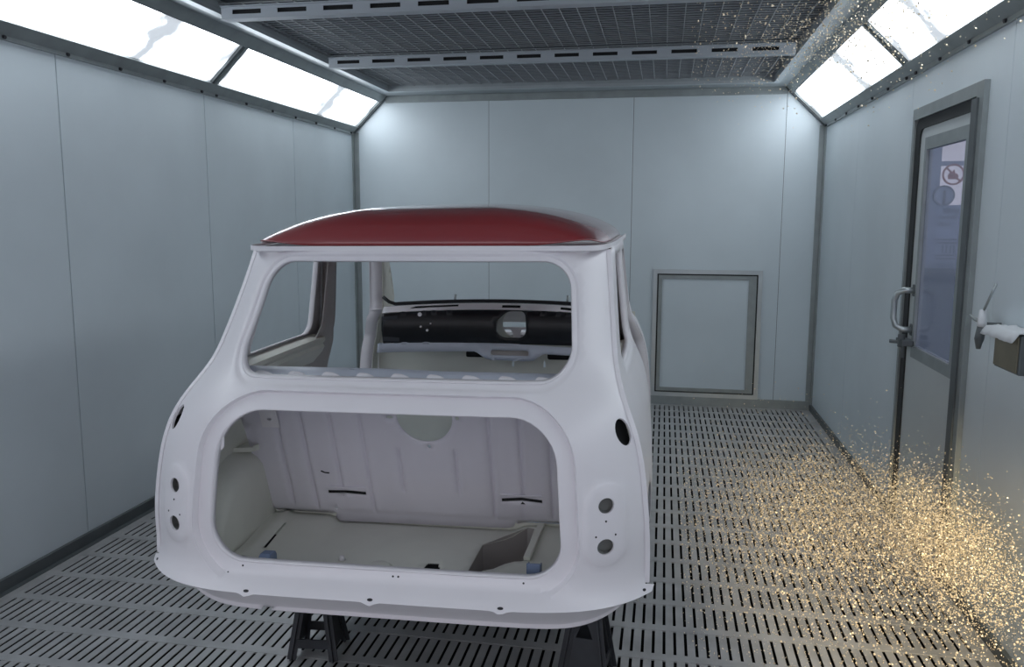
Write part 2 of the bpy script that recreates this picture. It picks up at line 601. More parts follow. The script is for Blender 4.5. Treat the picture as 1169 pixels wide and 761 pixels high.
# filters: dark fleece held by a wire grid
flab = {2: 'dark fleece ceiling filter cut by the top edge, above the nearer slotted rail',
        3: 'dark fleece ceiling filter with wire grid between the two slotted rails',
        4: 'dark fleece ceiling filter nearest the back wall, behind the farther rail'}
for i in (2, 3, 4):
    y0, y1 = YC[i] + 0.03, YC[i + 1] - (0.03 if i < 4 else 0.0)
    t = thing('ceiling_filter', flab[i], 'filter', ((FX0 + FX1) / 2, (y0 + y1) / 2, H + 0.02), group='ceiling filters')
    hx, hy = (FX1 - FX0) / 2, (y1 - y0) / 2
    n1, n2 = 60, 24
    rnd = random.Random(i)
    v, f = [], []
    for b in range(n2 + 1):
        for a in range(n1 + 1):
            v.append((-hx + 2 * hx * a / n1, -hy + 2 * hy * b / n2, 0.030 + rnd.uniform(-0.006, 0.006)))
    for b in range(n2):
        for a in range(n1):
            k = b * (n1 + 1) + a
            f.append((k, k + n1 + 1, k + n1 + 2, k + 1))
    mesh('fleece', v, f, M_FILTER, t, True, lambda o: setattr(o.modifiers.new('thickness', 'SOLIDIFY'), 'thickness', 0.02))
    g = MB()
    a = -hx + 0.04
    while a < hx:
        g.box((a - 0.0022, -hy, 0.0), (a + 0.0022, hy, 0.0044))
        a += 0.0925
    b = -hy + 0.02
    while b < hy:
        g.box((-hx, b - 0.003, 0.004), (hx, b + 0.003, 0.0095))
        b += 0.052
    g.build('wire_grid', M_WIRE, t)

rlab = {4.04: 'white slotted rail across the ceiling, the nearer one cut by the top edge',
        5.41: 'white slotted rail across the ceiling, the farther of the two'}
for yy, sp in ((4.04, 0.243), (5.41, 0.243)):
    t = thing('ceiling_rail', rlab[yy], 'rail', ((FX0 + FX1) / 2, yy, H), group='slotted ceiling rails')
    L = (3.47 - 0.485) / 2
    zb = -0.062
    wb_ = MB().box((-L, -0.020, -0.018), (L, -0.016, -0.006)).box((-L, -0.020, zb), (L, -0.016, -0.040))
    a, last = -L + 0.06, -L
    while a + 0.16 < L:
        wb_.box((last, -0.020, -0.040), (a, -0.016, -0.018))
        last = a + 0.155
        a += sp
    wb_.box((last, -0.020, -0.040), (L, -0.016, -0.018))
    wb_.build('slotted_web', M_RAIL, t)
    fl2 = MB().box((-L, -0.034, zb - 0.004), (L, 0.034, zb)).box((-L, 0.030, zb), (L, 0.034, 0)).box((-L, -0.034, -0.006), (L, -0.016, 0))
    fl2.build('flange', M_RAIL, t)
    MB().box((-L + 0.01, 0.0, -0.05), (L - 0.01, 0.004, -0.008)).build('backing_strip', M_DARK, t)

# ------------------------------------------------------------------ sloping light bands
def chamfer(side, c, y, out=0.0):
    """point on the 45 degree band: c from 0 (wall top) to 1 (ceiling edge); out = distance into the room"""
    x = CH * c
    z = ZW + (H - ZW) * c
    n = 0.7071 * out
    x, z = x + n, z - n
    return (x, y, z) if side < 0 else (W - x, y, z)

def strip(side, c0, c1, y0, y1, o0, o1):
    v = [chamfer(side, c, y, o) for y in (y0, y1) for (c, o) in ((c0, o0), (c1, o0), (c1, o1), (c0, o1))]
    f = [(0, 1, 2, 3), (7, 6, 5, 4), (0, 4, 5, 1), (1, 5, 6, 2), (2, 6, 7, 3), (3, 7, 4, 0)]
    if side > 0:
        f = [q[::-1] for q in f]
    return v, f

BAYS = [(-0.10, 2.28), (2.32, 4.70), (4.745, 7.10)]
tn = 6
for side, nm in ((-1, 'left'), (1, 'right')):
    lo = MB()
    lo.add(*strip(side, -0.02, 0.17, YF, D, -0.02, 0.010))
    if side < 0:
        lo.box((0, YF, ZW - 0.018), (0.014, D, ZW + 0.012))
    else:
        lo.box((W - 0.014, YF, ZW - 0.018), (W, D, ZW + 0.012))
    struct(lo.build('trim_%d' % tn, M_FRAME)); tn += 1
    hi = MB().add(*strip(side, 0.84, 1.02, YF, D, -0.02, 0.010))
    struct(hi.build('trim_%d' % tn, M_FRAME)); tn += 1
    bk = MB().add(*strip(side, -0.02, 1.02, YF, D, -0.07, -0.06))
    struct(bk.build('trim_%d' % tn, M_CEIL)); tn += 1
    end = MB().add(*strip(side, -0.02, 1.02, D - 0.035, D, -0.06, 0.014))
    struct(end.build('trim_%d' % tn, M_FRAME_DARK)); tn += 1
    for bi, (y0, y1) in enumerate(BAYS):
        if bi == 0:
            lab = 'long frosted light panel of the %s sloping band nearest the front doors' % nm
        elif bi == 1:
            lab = 'glowing frosted light panel high on the %s, the near one cut by the top edge' % nm
        else:
            lab = 'glowing frosted light panel high on the %s, reaching the back wall' % nm
        yc = (y0 + y1) / 2
        ctr = chamfer(side, 0.5, yc, 0)
        t = thing('light_panel', lab, 'light', ctr, group='sloping light panels')
        def loc(vs):
            return [(a - ctr[0], b - ctr[1], c - ctr[2]) for a, b, c in vs]
        v, f = strip(side, 0.15, 0.86, y0, y1, -0.018, -0.012)
        MB().add(loc(v), f).build('diffuser', M_DIFF[(side, bi)], t)
        if bi > 0:
            v, f = strip(side, 0.16, 0.85, y0 - 0.018, y0 + 0.010, -0.02, 0.006)
            MB().add(loc(v), f).build('end_frame', M_FRAME, t)
        v, f = strip(side, 0.16, 0.85, y1 - 0.010, y1 + 0.012, -0.02, 0.004)
        MB().add(loc(v), f).build('end_frame', M_FRAME_DARK if bi == 1 else M_FRAME, t)
        if bi > 0:
            for k in range(7):
                yb = y0 + 0.06 + k * (y1 - y0 - 0.12) / 6
                bx = 0.010 if side < 0 else W - 0.010
                q = MB().tube([(bx - ctr[0], yb - ctr[1], ZW - 0.006 - ctr[2]), (bx + (0.014 if side < 0 else -0.014) - ctr[0], yb - ctr[1], ZW - 0.010 - ctr[2])], 0.008, 8)
                q.build('bolt', M_BOLT, t)

# ------------------------------------------------------------------ back-wall hatch
t = thing('access_hatch', 'square service hatch with a metal frame low on the back wall, right of the car', 'hatch', (3.112, D, 0.62))
hx, hz = 0.449, 0.545
MB().frame('y', -0.02, 0, (-hx, -hz, hx, hz), (-hx + .035, -hz + .035, hx - .035, hz - .035)).build('outer_frame', M_BRIGHT, t)
MB().frame('y', -0.006, 0, (-hx + .035, -hz + .035, hx - .035, hz - .035), (-hx + .047, -hz + .047, hx - .047, hz - .047)).build('seal', M_SEAL, t)
hx2, hz2 = hx - 0.047, hz - 0.047
MB().frame('y', -0.024, 0, (-hx2, -hz2, hx2, hz2), (-hx2 + .03, -hz2 + .03, hx2 - .062, hz2 - .03)).build('inner_frame', M_FRAME, t)
MB().box((-hx2 + 0.03, -0.014, -hz2 + 0.03), (hx2 - 0.062, 0, hz2 - 0.03)).build('panel', M_WALL, t)

# ------------------------------------------------------------------ side door in the right wall
dr = bpy.data.objects.new('door_1', None)
link(dr)
dr.location = (W, (DY0 + DY1) / 2, 0)
struct(dr)
dr['label'] = 'grey personnel door with tall narrow window in the right wall'
hy = (DY1 - DY0) / 2
f1 = MB().frame('x', -0.022, 0.0, (-hy - 0.075, -0.06, hy + 0.03, DZ1 + 0.055), (-hy, 0.0, hy, DZ1))
MB().box((-0.030, -hy - 0.030, 0.01), (-0.0221, -hy + 0.030, DZ1 - 0.01)).build('hinge_strip', M_FRAME_DARK, dr)
f1.build('door_frame', M_FRAME, dr)
out = round_poly([(-hy, 0.0), (hy, 0.0), (hy, DZ1), (-hy, DZ1)], [0, 0, 0.06, 0.06], 6)
inn = round_poly([(-hy + 0.035, 0.01), (hy - 0.07, 0.01), (hy - 0.07, DZ1 - 0.05), (-hy + 0.035, DZ1 - 0.05)], [0, 0, 0.05, 0.05], 6)
sheet('seal', out, [resample(inn, 0.05)], 0.06, lambda V: np.stack([np.full(len(V), -0.012), V[:, 0], V[:, 1]], 1), M_SEAL, dr, flip=True, thick=0.03, smooth=False)
wy0, wy1, wz0, wz1 = 3.80 - dr.location.y, 4.43 - dr.location.y, 0.90, 1.985
leaf = [(-hy + 0.03, 0.012), (hy - 0.065, 0.012), (hy - 0.065, DZ1 - 0.045), (-hy + 0.03, DZ1 - 0.045)]
win = [(wy0, wz0), (wy1, wz0), (wy1, wz1), (wy0, wz1)]
sheet('leaf', round_poly(leaf, [0, 0, 0.05, 0.05], 5), [resample(win, 0.06)], 0.06,
      lambda V: np.stack([np.full(len(V), -0.004), V[:, 0], V[:, 1]], 1), M_DOOR, dr, flip=True, thick=0.03, smooth=False)
fwid = 0.058
MB().frame('x', -0.010, 0.02, (wy0, wz0, wy1, wz1), (wy0 + fwid, wz0 + fwid, wy1 - 0.03, wz1 - fwid)).build('window_frame', M_FRAME, dr)
pane = MB().box((0.002, wy0 + fwid, wz0 + fwid), (0.006, wy1 - 0.03, wz1 - fwid)).build('window_pane', M_GLASS, dr)
def loc_y(Y):
    return Y - dr.location.y
# D handle and latch
hd = loc_y(4.475)
hnd = MB().tube([(-0.005, hd - 0.03, 1.235), (-0.05, hd - 0.02, 1.235), (-0.078, hd, 1.218), (-0.088, hd + 0.01, 1.18), (-0.088, hd + 0.01, 1.09), (-0.078, hd, 1.052), (-0.05, hd - 0.02, 1.035), (-0.005, hd - 0.03, 1.035)], 0.0155, 12)
h_ = hnd.build('handle', M_CHROME, dr, True)
MB().box((-0.012, hd - 0.052, 1.205), (-0.002, hd - 0.008, 1.265)).box((-0.012, hd - 0.052, 1.005), (-0.002, hd - 0.008, 1.065)).build('handle_plate', M_FRAME_DARK, h_, bevel=0.004)
lt = MB().box((-0.06, hd - 0.075, 0.955), (-0.002, hd + 0.045, 0.985)).tube([(-0.05, hd - 0.02, 0.945), (-0.05, hd - 0.02, 1.01)], 0.018, 10)
lt.tube([(-0.045, hd - 0.04, 0.89), (-0.045, hd - 0.04, 0.955)], 0.009, 8)
lt.prism([(-0.10, hd + 0.01), (-0.03, hd - 0.03), (-0.02, hd + 0.02), (-0.085, hd + 0.07)], 'z', 0.960, 0.972)
lt.build('latch', M_FRAME_DARK, dr, bevel=0.003)

# what stands outside that door: a blue-grey partition and an upright, bright workshop beyond
struct(MB().box((4.1, 8.0, -0.03), (9.0, 8.1, 1.70)).build('wall_outside_low', M_OUTWALL))
struct(MB().box((4.6, 7.86, -0.03), (5.40, 7.885, 1.165)).build('wall_outside_dark', mat('outside_dark_blue', (0.09, 0.11, 0.15), .7)))
struct(MB().box((4.1, 7.92, -0.03), (5.115, 7.98, 3.0)).build('wall_outside_left', M_OUTWALL))
struct(MB().box((5.10, 7.95, 2.06), (9.0, 7.99, 2.10)).build('trim_outside', M_OUTWALL))

# signs standing out there, seen through the pane
def ring(cx_, cz_, R, w, y, n=36):
    b = MB()
    for k in range(n):
        t0, t1 = 2 * PI * k / n, 2 * PI * (k + 1) / n
        v = [(cx_ + r_ * math.cos(t_), yy_, cz_ + r_ * math.sin(t_)) for yy_ in (y, y + .006) for (r_, t_) in ((R - w, t0), (R, t0), (R, t1), (R - w, t1))]
        b.add(v, [(0, 1, 2, 3), (7, 6, 5, 4), (1, 5, 6, 2), (0, 3, 7, 4)])
    return b
t = thing('no_flame_sign', 'round red-brown no open flame sign seen through the door window', 'sign', (5.211, 7.90, 1.981))
s_ = ring(0, 0, 0.092, 0.016, -0.010)
s_.bar((-0.062, -0.006, 0.062), (0.062, -0.006, -0.062), 0.016, 0.005, (0, 1, 0))
s_.build('ring', M_STICK, t)
flame = [(-0.040, -0.040), (0.036, -0.040), (0.044, -0.012), (0.028, 0.012), (0.016, 0.004), (0.008, 0.046), (-0.012, 0.022), (-0.020, 0.030), (-0.044, -0.006)]
MB().prism(flame, 'y', -0.003, 0.001).build('flame', M_STICK, t)
MB().bar((0, 0, 0.092), (0, 0, 0.11), 0.004, 0.004, (0, 1, 0)).build('hanger', M_PRINT, t)
t = thing('round_notice', 'faint grey round sign below the no flame sign behind the door window', 'sign', (5.150, 7.895, 1.800))
s_ = ring(0, 0, 0.088, 0.012, 0)
s_.box((-.010, 0, -.078), (.012, .006, .045))
s_.build('print', M_PRINT, t)
MB().tube([(0, .030, 0), (0, .008, 0)], .0885, 28).build('disc', M_OUTDISC, t)
t = thing('printed_notice', 'faded printed notice with a ruled box behind the door window', 'sign', (5.21, 7.985, 1.45))
MB().box((-.115, 0, -.24), (.145, .006, .27)).build('sheet', M_OUTDISC, t)
rn = random.Random(5)
s_ = MB()
for (zr, xa, xb, hg) in ((.222, -.03, .10, .05), (.165, -.085, .085, .04), (.105, -.085, .03, .045)):
    xq = xa
    while xq < xb:
        wq = rn.uniform(.006, .014)
        s_.box((xq, -.003, zr - hg / 2), (xq + wq, 0, zr + hg / 2 * rn.uniform(.2, 1)))
        xq += wq + .008
for zr in (-.035, -.065, -.175, -.205):
    s_.box((-.090, -.003, zr - .007), (.10, 0, zr + .007))
for xq in (-.02, .01, .045, .075):
    s_.box((xq, -.003, -.155), (xq + .012, 0, -.085))
s_.build('print', M_PRINT, t)

# ------------------------------------------------------------------ wall box, rag and hand tool beside the door
t = thing('wall_box', 'small olive-brown box fixed to the right wall beside the door', 'box', (W, 3.10, 1.135))
b = MB().box((-0.07, -0.105, -0.068), (0, 0.105, 0.068))
b.build('casing', M_FRAME_DARK, t, bevel=0.004)
MB().box((-0.076, -0.098, -0.061), (-0.0701, 0.098, 0.061)).build('face', M_OLIVE, t, bevel=0.002)
# crumpled rag draped over the box
v, f = [], []
rn = random.Random(3)
n1, n2 = 16, 10
for a in range(n1 + 1):
    for c in range(n2 + 1):
        yy = 2.985 + 0.34 * a / n1
        xx = W - 0.005 - 0.095 * c / n2
        zz = 1.207 + 0.004 * math.sin(a * 1.3) * math.sin(c * 0.9) + rn.uniform(0, 0.004)
        if c >= n2 - 1:
            zz -= 0.016 * (c - n2 + 2)
        if yy > 3.215:
            zz -= (yy - 3.215) * 0.12
            xx += 0.02
        v.append((min(xx, W - 0.003), yy, zz))
for a in range(n1):
    for c in range(n2):
        k = a * (n2 + 1) + c
        f.append((k, k + 1, k + n2 + 2, k + n2 + 1))
rag = mesh('paper_rag', v, f, M_RAG, None, True, lambda o: setattr(o.modifiers.new('thickness', 'SOLIDIFY'), 'thickness', 0.003))
rag['label'] = 'crumpled white rag lying on top of the olive wall box'
rag['category'] = 'rag'
t = thing('hand_tool', 'grey hand tool with long thin rod hanging between the door and the olive box', 'tool', (W, 3.36, 1.20))
MB().tube([(-0.055, 0.07 - 0.145, 0.155), (-0.06, 0.012, 0.045)], 0.005, 8).build('rod', M_CHROME, t, True)
MB().tube([(-0.06, 0.016, 0.05), (-0.065, 0.0, 0.0), (-0.065, 0.0, -0.012)], [0.012, 0.017, 0.015], 12).build('body', M_RAG, t, True)
MB().tube([(-0.065, 0.0, -0.012), (-0.068, 0.008, -0.06), (-0.068, 0.010, -0.075), (-0.068, 0.010, -0.098)], [0.016, 0.017, 0.013, 0.008], 12).build('grip', M_FRAME_DARK, t, True)
MB().tube([(-0.065, 0.0, 0.005), (-0.075, 0.05, 0.012), (-0.075, 0.10, 0.022)], [0.009, 0.007, 0.004], 8).build('lever', M_FRAME, t, True)
MB().tube([(0.0, -0.005, 0.0), (-0.06, 0.0, 0.0)], 0.006, 8).build('hook', M_FRAME_DARK, t)

# ------------------------------------------------------------------ the car body
# local frame: x right, y forward from the tail, z up
car = thing('car_body', 'bare white car body shell with red roof, seen from behind on stands', 'car', (2.012, 2.05, 0), (0, -0.0095, 0.0227))

profile = smooth_interp([0.555, 0.573, 0.58, 0.59, 0.605, 0.63, 0.66, 0.75, 0.85, 0.95, 1.02, 1.06, 1.10, 1.135, 1.20, 1.30, 1.40, 1.456, 1.50],
                        [-.088, -.076, -.066, -.052, -.040, -.032, -.030, -.034, -.022, -.004, .020, .044, .090, .150, .215, .295, .365, .400, .430], 0.006)
profile_soft = smooth_interp([0.63, 0.66, 0.75, 0.85, 0.95, 1.02, 1.06, 1.10, 1.135, 1.20, 1.30, 1.40, 1.456, 1.50],
                             [-.032, -.030, -.034, -.022, -.004, .020, .044, .090, .150, .215, .295, .365, .400, .430], 0.022)
half_w = smooth_interp([0.30, 0.45, 0.53, 0.60, 0.70, 0.78, 0.87, 0.93, 1.0, 1.045, 1.09, 1.13, 1.17, 1.31, 1.49, 1.56],
                       [0.69, 0.705, 0.714, 0.718, 0.718, 0.714, 0.706, 0.698, 0.682, 0.664, 0.644, 0.630, 0.619, 0.604, 0.585, 0.577], 0.018)

def prof(z):
    z = np.asarray(z, float)
    t = sstep(z, 0.62, 0.66)
    return profile(z) * (1 - t) + profile_soft(z) * t

A_DROP, N_DROP = 0.135, 6.0
BOOT = round_poly([(-.505, .634), (.505, .634), (.478, 1.056), (-.478, 1.056)], [.100, .090, .135, .135], 10)
WIN = round_poly([(-.512, 1.128), (.512, 1.128), (.482, 1.458), (-.482, 1.458)], [.085, .085, .095, .095], 10)
LAMP_Z = (0.728, 0.836)
LAMP_X = 0.613
FILL = (0.652, 1.010)

def tail_y(V):
    """how far forward the rear panel lies at (x, z)"""
    x, z = V[:, 0], V[:, 1]
    u = np.abs(x) / half_w(z)
    y = prof(z) + A_DROP * np.minimum(u, 1.15) ** N_DROP
    # the boot-lid recess: a stepped frame around the opening
    d = dist_poly(V, BOOT)
    y = y + 0.022 * (1 - sstep(d, 0.040, 0.0475)) * sstep(z, 0.596, 0.606)
    # raised flange round the window
    d = dist_poly(V, WIN)
    y = y + 0.010 * (1 - sstep(d, 0.012, 0.018))
    # raised pad behind the tail lamps
    for s in (-1, 1):
        zc = np.clip(z, LAMP_Z[0], LAMP_Z[1])
        dd = np.hypot((x - s * LAMP_X), (z - zc))
        y = y - 0.006 * (1 - sstep(dd, 0.050, 0.062))
        y = y + 0.004 * (1 - sstep(np.abs(dd - 0.0), 0.026, 0.032)) * 0
    return y

def tail_map(V):
    return np.stack([V[:, 0], tail_y(V), V[:, 1]], 1)

# outline in rear view: seam on both sides, flange edge with little bolt tabs below, gutter above
zs = list(np.linspace(0.600, 1.492, 60))
right = [(float(half_w(z)), z) for z in zs]
BOLTS = [-0.362, -0.008, 0.345]
bot = []
for x in np.linspace(-0.735, 0.735, 120):
    z = 0.573 + 0.006 * (abs(x) / 0.735) ** 6
    for bx in BOLTS:
        z -= 0.007 * math.exp(-((x - bx) / 0.014) ** 2)
    bot.append((float(x), z))
outline = bot + [(0.742, 0.590)] + right + [(-a, b) for a, b in right[::-1]] + [(-0.742, 0.590)]
holes = [BOOT, WIN]
for s in (-1, 1):
    holes.append(ngon(s * LAMP_X, LAMP_Z[1], 0.0200, 0.0200, 20))
    holes.append(ngon(s * LAMP_X, LAMP_Z[0], 0.0215, 0.0215, 20))
    holes.append(ngon(s * FILL[0], FILL[1], 0.0175, 0.036, 20, s * 0.42))
guides = []
for L, ds in ((BOOT, (0.012, 0.024, 0.036, 0.040, 0.0438, 0.0475, 0.052, 0.058)), (WIN, (0.006, 0.011, 0.0155, 0.020))):
    L = resample(ccw(L), 0.014)
    for d in ds:
        g = offset_poly(L, d)
        if d > 0.03 and L[0][1] < 1.0 and max(p[1] for p in g) < 1.2:
            g = [(a, max(b, 0.598)) for a, b in g]
        guides.append(g)
lines = [[(-0.70, z), (0.70, z)] for z in (0.582, 0.592)]
guides = [[(a, max(b, 0.602)) for a, b in g] for g in guides]
lamp_guides = []
for s in (-1, 1):
    for r_ in (0.050, 0.056, 0.062):
        lamp_guides.append([(s * LAMP_X + r_ * math.cos(t_), LAMP_Z[1] + r_ * math.sin(t_)) for t_ in np.linspace(0, PI, 14)] +
                           [(s * LAMP_X + r_ * math.cos(t_), LAMP_Z[0] + r_ * math.sin(t_)) for t_ in np.linspace(PI, 2 * PI, 14)])
holes = [resample(h, 0.014) if len(h) > 24 else h for h in holes]
rear = sheet('rear_panel', outline, holes, 0.016, tail_map, M_WHITE, car, lines=lines, inner=guides + lamp_guides, thick=0.006)

rear.modifiers.new('crisp_edges', 'EDGE_SPLIT').split_angle = math.radians(40)
# small drilled holes, drawn as dark discs in place of their shade
def drill(x, z, rx, rz):
    q = tail_map(np.array([(x, z), (x + .004, z), (x, z + .004)]))
    n_ = Vector(q[2] - q[0]).cross(Vector(q[1] - q[0])).normalized()
    if n_.y > 0:
        n_ = -n_
    a_ = n_.cross(Vector((0, 0, 1))).normalized()
    b_ = a_.cross(n_)
    c_ = Vector(q[0])
    v = [c_ + n_ * h_ + a_ * rx * math.cos(2 * PI * k / 10) + b_ * rz * math.sin(2 * PI * k / 10) for h_ in (-.001, .0007) for k in range(10)]
    MB().add(v, [tuple(range(10)), tuple(range(10, 20))[::-1]] + [(k, (k + 1) % 10, 10 + (k + 1) % 10, 10 + k) for k in range(10)]).build('drill_hole_disc', M_BOLT, rear)
for s in (-1, 1):
    drill(s * LAMP_X, LAMP_Z[1] - 0.040, .0028, .0028)
    for dx in (-0.025, 0.025):
        drill(s * LAMP_X + dx, LAMP_Z[0] + 0.030, .0026, .0026)
    drill(s * 0.715, 0.588, .006, .004)
    for dx in (0.395, 0.440):
        drill(s * dx, 0.604, .0032, .0032)
    drill(s * 0.398, 0.624, .0028, .0028)
for dx in (0.040, 0.055):
    drill(dx, 0.622, .0030, .0030)
for bx in BOLTS:
    drill(bx, 0.578, .008, .0042)

# turned-in lips of the two openings
def lip(name, loop, depth, inset, m):
    L = np.array(resample(ccw(loop), 0.016))
    P = tail_map(L)
    P[:, 1] += 0.001
    Q = tail_map(np.array(offset_poly([tuple(a) for a in L], -inset)))
    Q[:, 1] += depth
    n = len(L)
    v = P.tolist() + Q.tolist()
    f = [(i, n + i, n + (i + 1) % n, (i + 1) % n) for i in range(n)]
    return mesh(name, v, f, m, rear, True, lambda o: setattr(o.modifiers.new('thickness', 'SOLIDIFY'), 'thickness', 0.003))
lip('boot_opening_lip', BOOT, 0.022, 0.003, M_WHITE)
lip('window_opening_lip', WIN, 0.026, 0.004, M_WHITE)

# cups added behind the lamp holes, grey for the shade inside
for s in (-1, 1):
    for z_ in LAMP_Z:
        L = tail_map(np.array(ngon(s * LAMP_X, z_, .024, .024, 18)))
        L[:, 1] += .006
        Q = L.copy()
        Q[:, 1] += .030
        n = len(L)
        mesh('lamp_hole_shade', L.tolist() + Q.tolist(), [(i, (i + 1) % n, n + (i + 1) % n, n + i) for i in range(n)] + [tuple(range(n, 2 * n))], M_HOLE_SHADE, rear, False)
# filler-neck wells behind the holes, near-black for the shade inside
for s in (-1, 1):
    for (hx_, hz_, ra, rb, rot, mt, nm) in ((FILL[0], FILL[1], .021, .039, .42, M_DARK, 'filler_well'),):
        L = np.array(ngon(s * hx_, hz_, ra, rb, 20, s * rot))
        P = tail_map(L)
        P[:, 1] += 0.004
        Q = P.copy()
        Q[:, 1] += 0.05
        n = len(L)
        o = mesh(nm, P.tolist() + Q.tolist(), [(i, (i + 1) % n, n + (i + 1) % n, n + i) for i in range(n)] + [tuple(range(n, 2 * n))], mt, rear, True)

# valance below the flange
def val_bottom(x):
    a = np.abs(x)
    return 0.470 + 0.108 * np.clip((a - 0.42) / 0.30, 0, 1) ** 3.0
vv, vf = [], []
nx, nz = 90, 10
for j in range(nz + 1):
    t_ = j / nz
    for i in range(nx + 1):
        x = -0.715 + 1.43 * i / nx
        u = abs(x) / 0.72
        zt = 0.588
        z = zt + (float(val_bottom(x)) - zt) * t_
        y = -0.028 + A_DROP * u ** N_DROP + 0.092 * t_ ** 1.15
        vv.append((x, y, z))
k0 = len(vv)
for i in range(nx + 1):          # bright turned lip along the bottom
    x, y, z = vv[nz * (nx + 1) + i]
    vv.append((x, y - 0.012, z - 0.006))
for j in range(nz):
    for i in range(nx):
        k = j * (nx + 1) + i
        vf.append((k, k + nx + 1, k + nx + 2, k + 1))
for i in range(nx):
    x = -0.715 + 1.43 * (i + .5) / nx
    if -0.385 < x < -0.345:
        continue
    k = nz * (nx + 1) + i
    vf.append((k, k0 + i, k0 + i + 1, k + 1))
mesh('rear_valance', vv, [q[::-1] for q in vf], M_WHITE, car, True, lambda o: setattr(o.modifiers.new('thickness', 'SOLIDIFY'), 'thickness', 0.003))

# ---- roof and gutter
RY0, RY1 = 0.448, 1.770
def gutter_z(y):
    return np.interp(y, [0.44, 0.84, 1.2, 1.5, 1.65, 1.78], [1.493, 1.506, 1.514, 1.512, 1.498, 1.47])
def roof_hw(y):
    return 0.566 + 0.034 * sstep(y, 0.45, 0.95) - 0.012 * sstep(y, 1.4, 1.78)
def roof_edge(t_, n=13.0):
    c, s_ = math.cos(t_), math.sin(t_)
    cx_ = math.copysign(abs(c) ** (2 / n), c)
    sy_ = math.copysign(abs(s_) ** (2 / n), s_)
    return cx_, sy_
rv, rf = [], []
NA, NR = 240, 30
for j in range(NR + 1):
    r_ = (j / NR)
    r_ = 1 - (1 - r_) ** 1.7
    for i in range(NA):
        ex, ey = roof_edge(2 * PI * (i + 0.5) / NA)
        v_ = r_ * ey
        y = (RY0 + RY1) / 2 + (RY1 - RY0) / 2 * v_
        ye = y
        x = roof_hw(ye) * r_ * ex
        ux = abs(r_ * ex)
        rise = 0.126 * max(0.0, 1 - ux ** 2.7) ** 0.64
        fy = max(0.0, 1 - abs(v_) ** 8.0) ** 0.50
        z = float(gutter_z(y)) + 0.004 + rise * fy
        rv.append((float(x), float(y), z))
for j in range(NR):
    for i in range(NA):
        i2 = (i + 1) % NA
        rf.append((j * NA + i, (j + 1) * NA + i, (j + 1) * NA + i2, j * NA + i2))
roof = mesh('roof', rv, rf, M_RED, car, True)
md = roof.modifiers.new('thickness', 'SOLIDIFY')
md.thickness = 0.004
md.offset = -1
gl = []
for i in range(NA):
    ex, ey = roof_edge(2 * PI * (i + 0.5) / NA, 15.0)
    y = (RY0 + RY1) / 2 + ((RY1 - RY0) / 2 + 0.004) * ey
    gl.append((float((roof_hw(y) + 0.002) * ex), float(y), float(gutter_z(y))))
gv, gf = [], []
sec = [(-0.003, 0.001), (0.000, 0.000), (0.015, 0.000), (0.018, 0.008), (0.022, 0.008), (0.022, -0.007), (0.0, -0.012)]
P = np.array(gl)
tg = np.roll(P, -1, 0) - np.roll(P, 1, 0)
tg /= np.linalg.norm(tg, axis=1)[:, None]
no = np.stack([tg[:, 1], -tg[:, 0], 0 * tg[:, 0]], 1)
no /= np.linalg.norm(no, axis=1)[:, None]
for (o_, dz) in sec:
    gv += (P + no * o_ + np.array([0, 0, dz])).tolist()
ns = len(sec)
for a in range(ns):
    for i in range(NA):
        i2 = (i + 1) % NA
        gf.append((a * NA + i, a * NA + i2, ((a + 1) % ns) * NA + i2, ((a + 1) % ns) * NA + i))
mesh('roof_gutter', gv, gf, M_WHITE, car, False)

# ---- sides
def side_x(y, z):
    y, z = np.asarray(y, float), np.asarray(z, float)
    return half_w(z) + 0.024 * sstep(y, 0.10, 0.95) - 0.012 * sstep(y, 1.5, 2.0) * (z > 1.1) - 0.10 * sstep(y, 2.2, 3.1) ** 2

def side_map(s, off=0.0):
    return lambda V: np.stack([s * (side_x(V[:, 0], V[:, 1]) - off), V[:, 0], V[:, 1]], 1)

def seam_y(z):
    return float(prof(max(z, 0.625)) + A_DROP)

seam = [(seam_y(z), float(z)) for z in np.linspace(0.60, 1.487, 50)]
def arch(yc, zc, R, a0, a1, n=16):
    return [(yc + R * math.cos(a), zc + R * math.sin(a)) for a in np.linspace(a0, a1, n)]
top = [(float(y), float(gutter_z(y)) - 0.004) for y in np.linspace(0.62, 1.76, 14)]
side_out = seam + top + [(1.84, 1.40), (1.95, 1.28), (2.05, 1.17), (2.07, 1.08), (2.06, 0.42)] + [(0.86, 0.42)] + \
    arch(0.50, 0.44, 0.30, 0.0, PI * 0.93) + [(0.16, 0.57)]
QWIN = round_poly([(0.50, 1.125), (1.085, 1.125), (1.110, 1.468), (0.690, 1.468)], [0.03, 0.05, 0.03, 0.035], 5)
DOOR = round_poly([(1.26, 0.50), (1.93, 0.50), (1.93, 1.02), (1.84, 1.13), (1.750, 1.455), (1.175, 1.462), (1.215, 1.12), (1.265, 1.05)], [0.05, 0.05, 0.04, 0.05, 0.04, 0.03, 0.05, 0.05], 5)
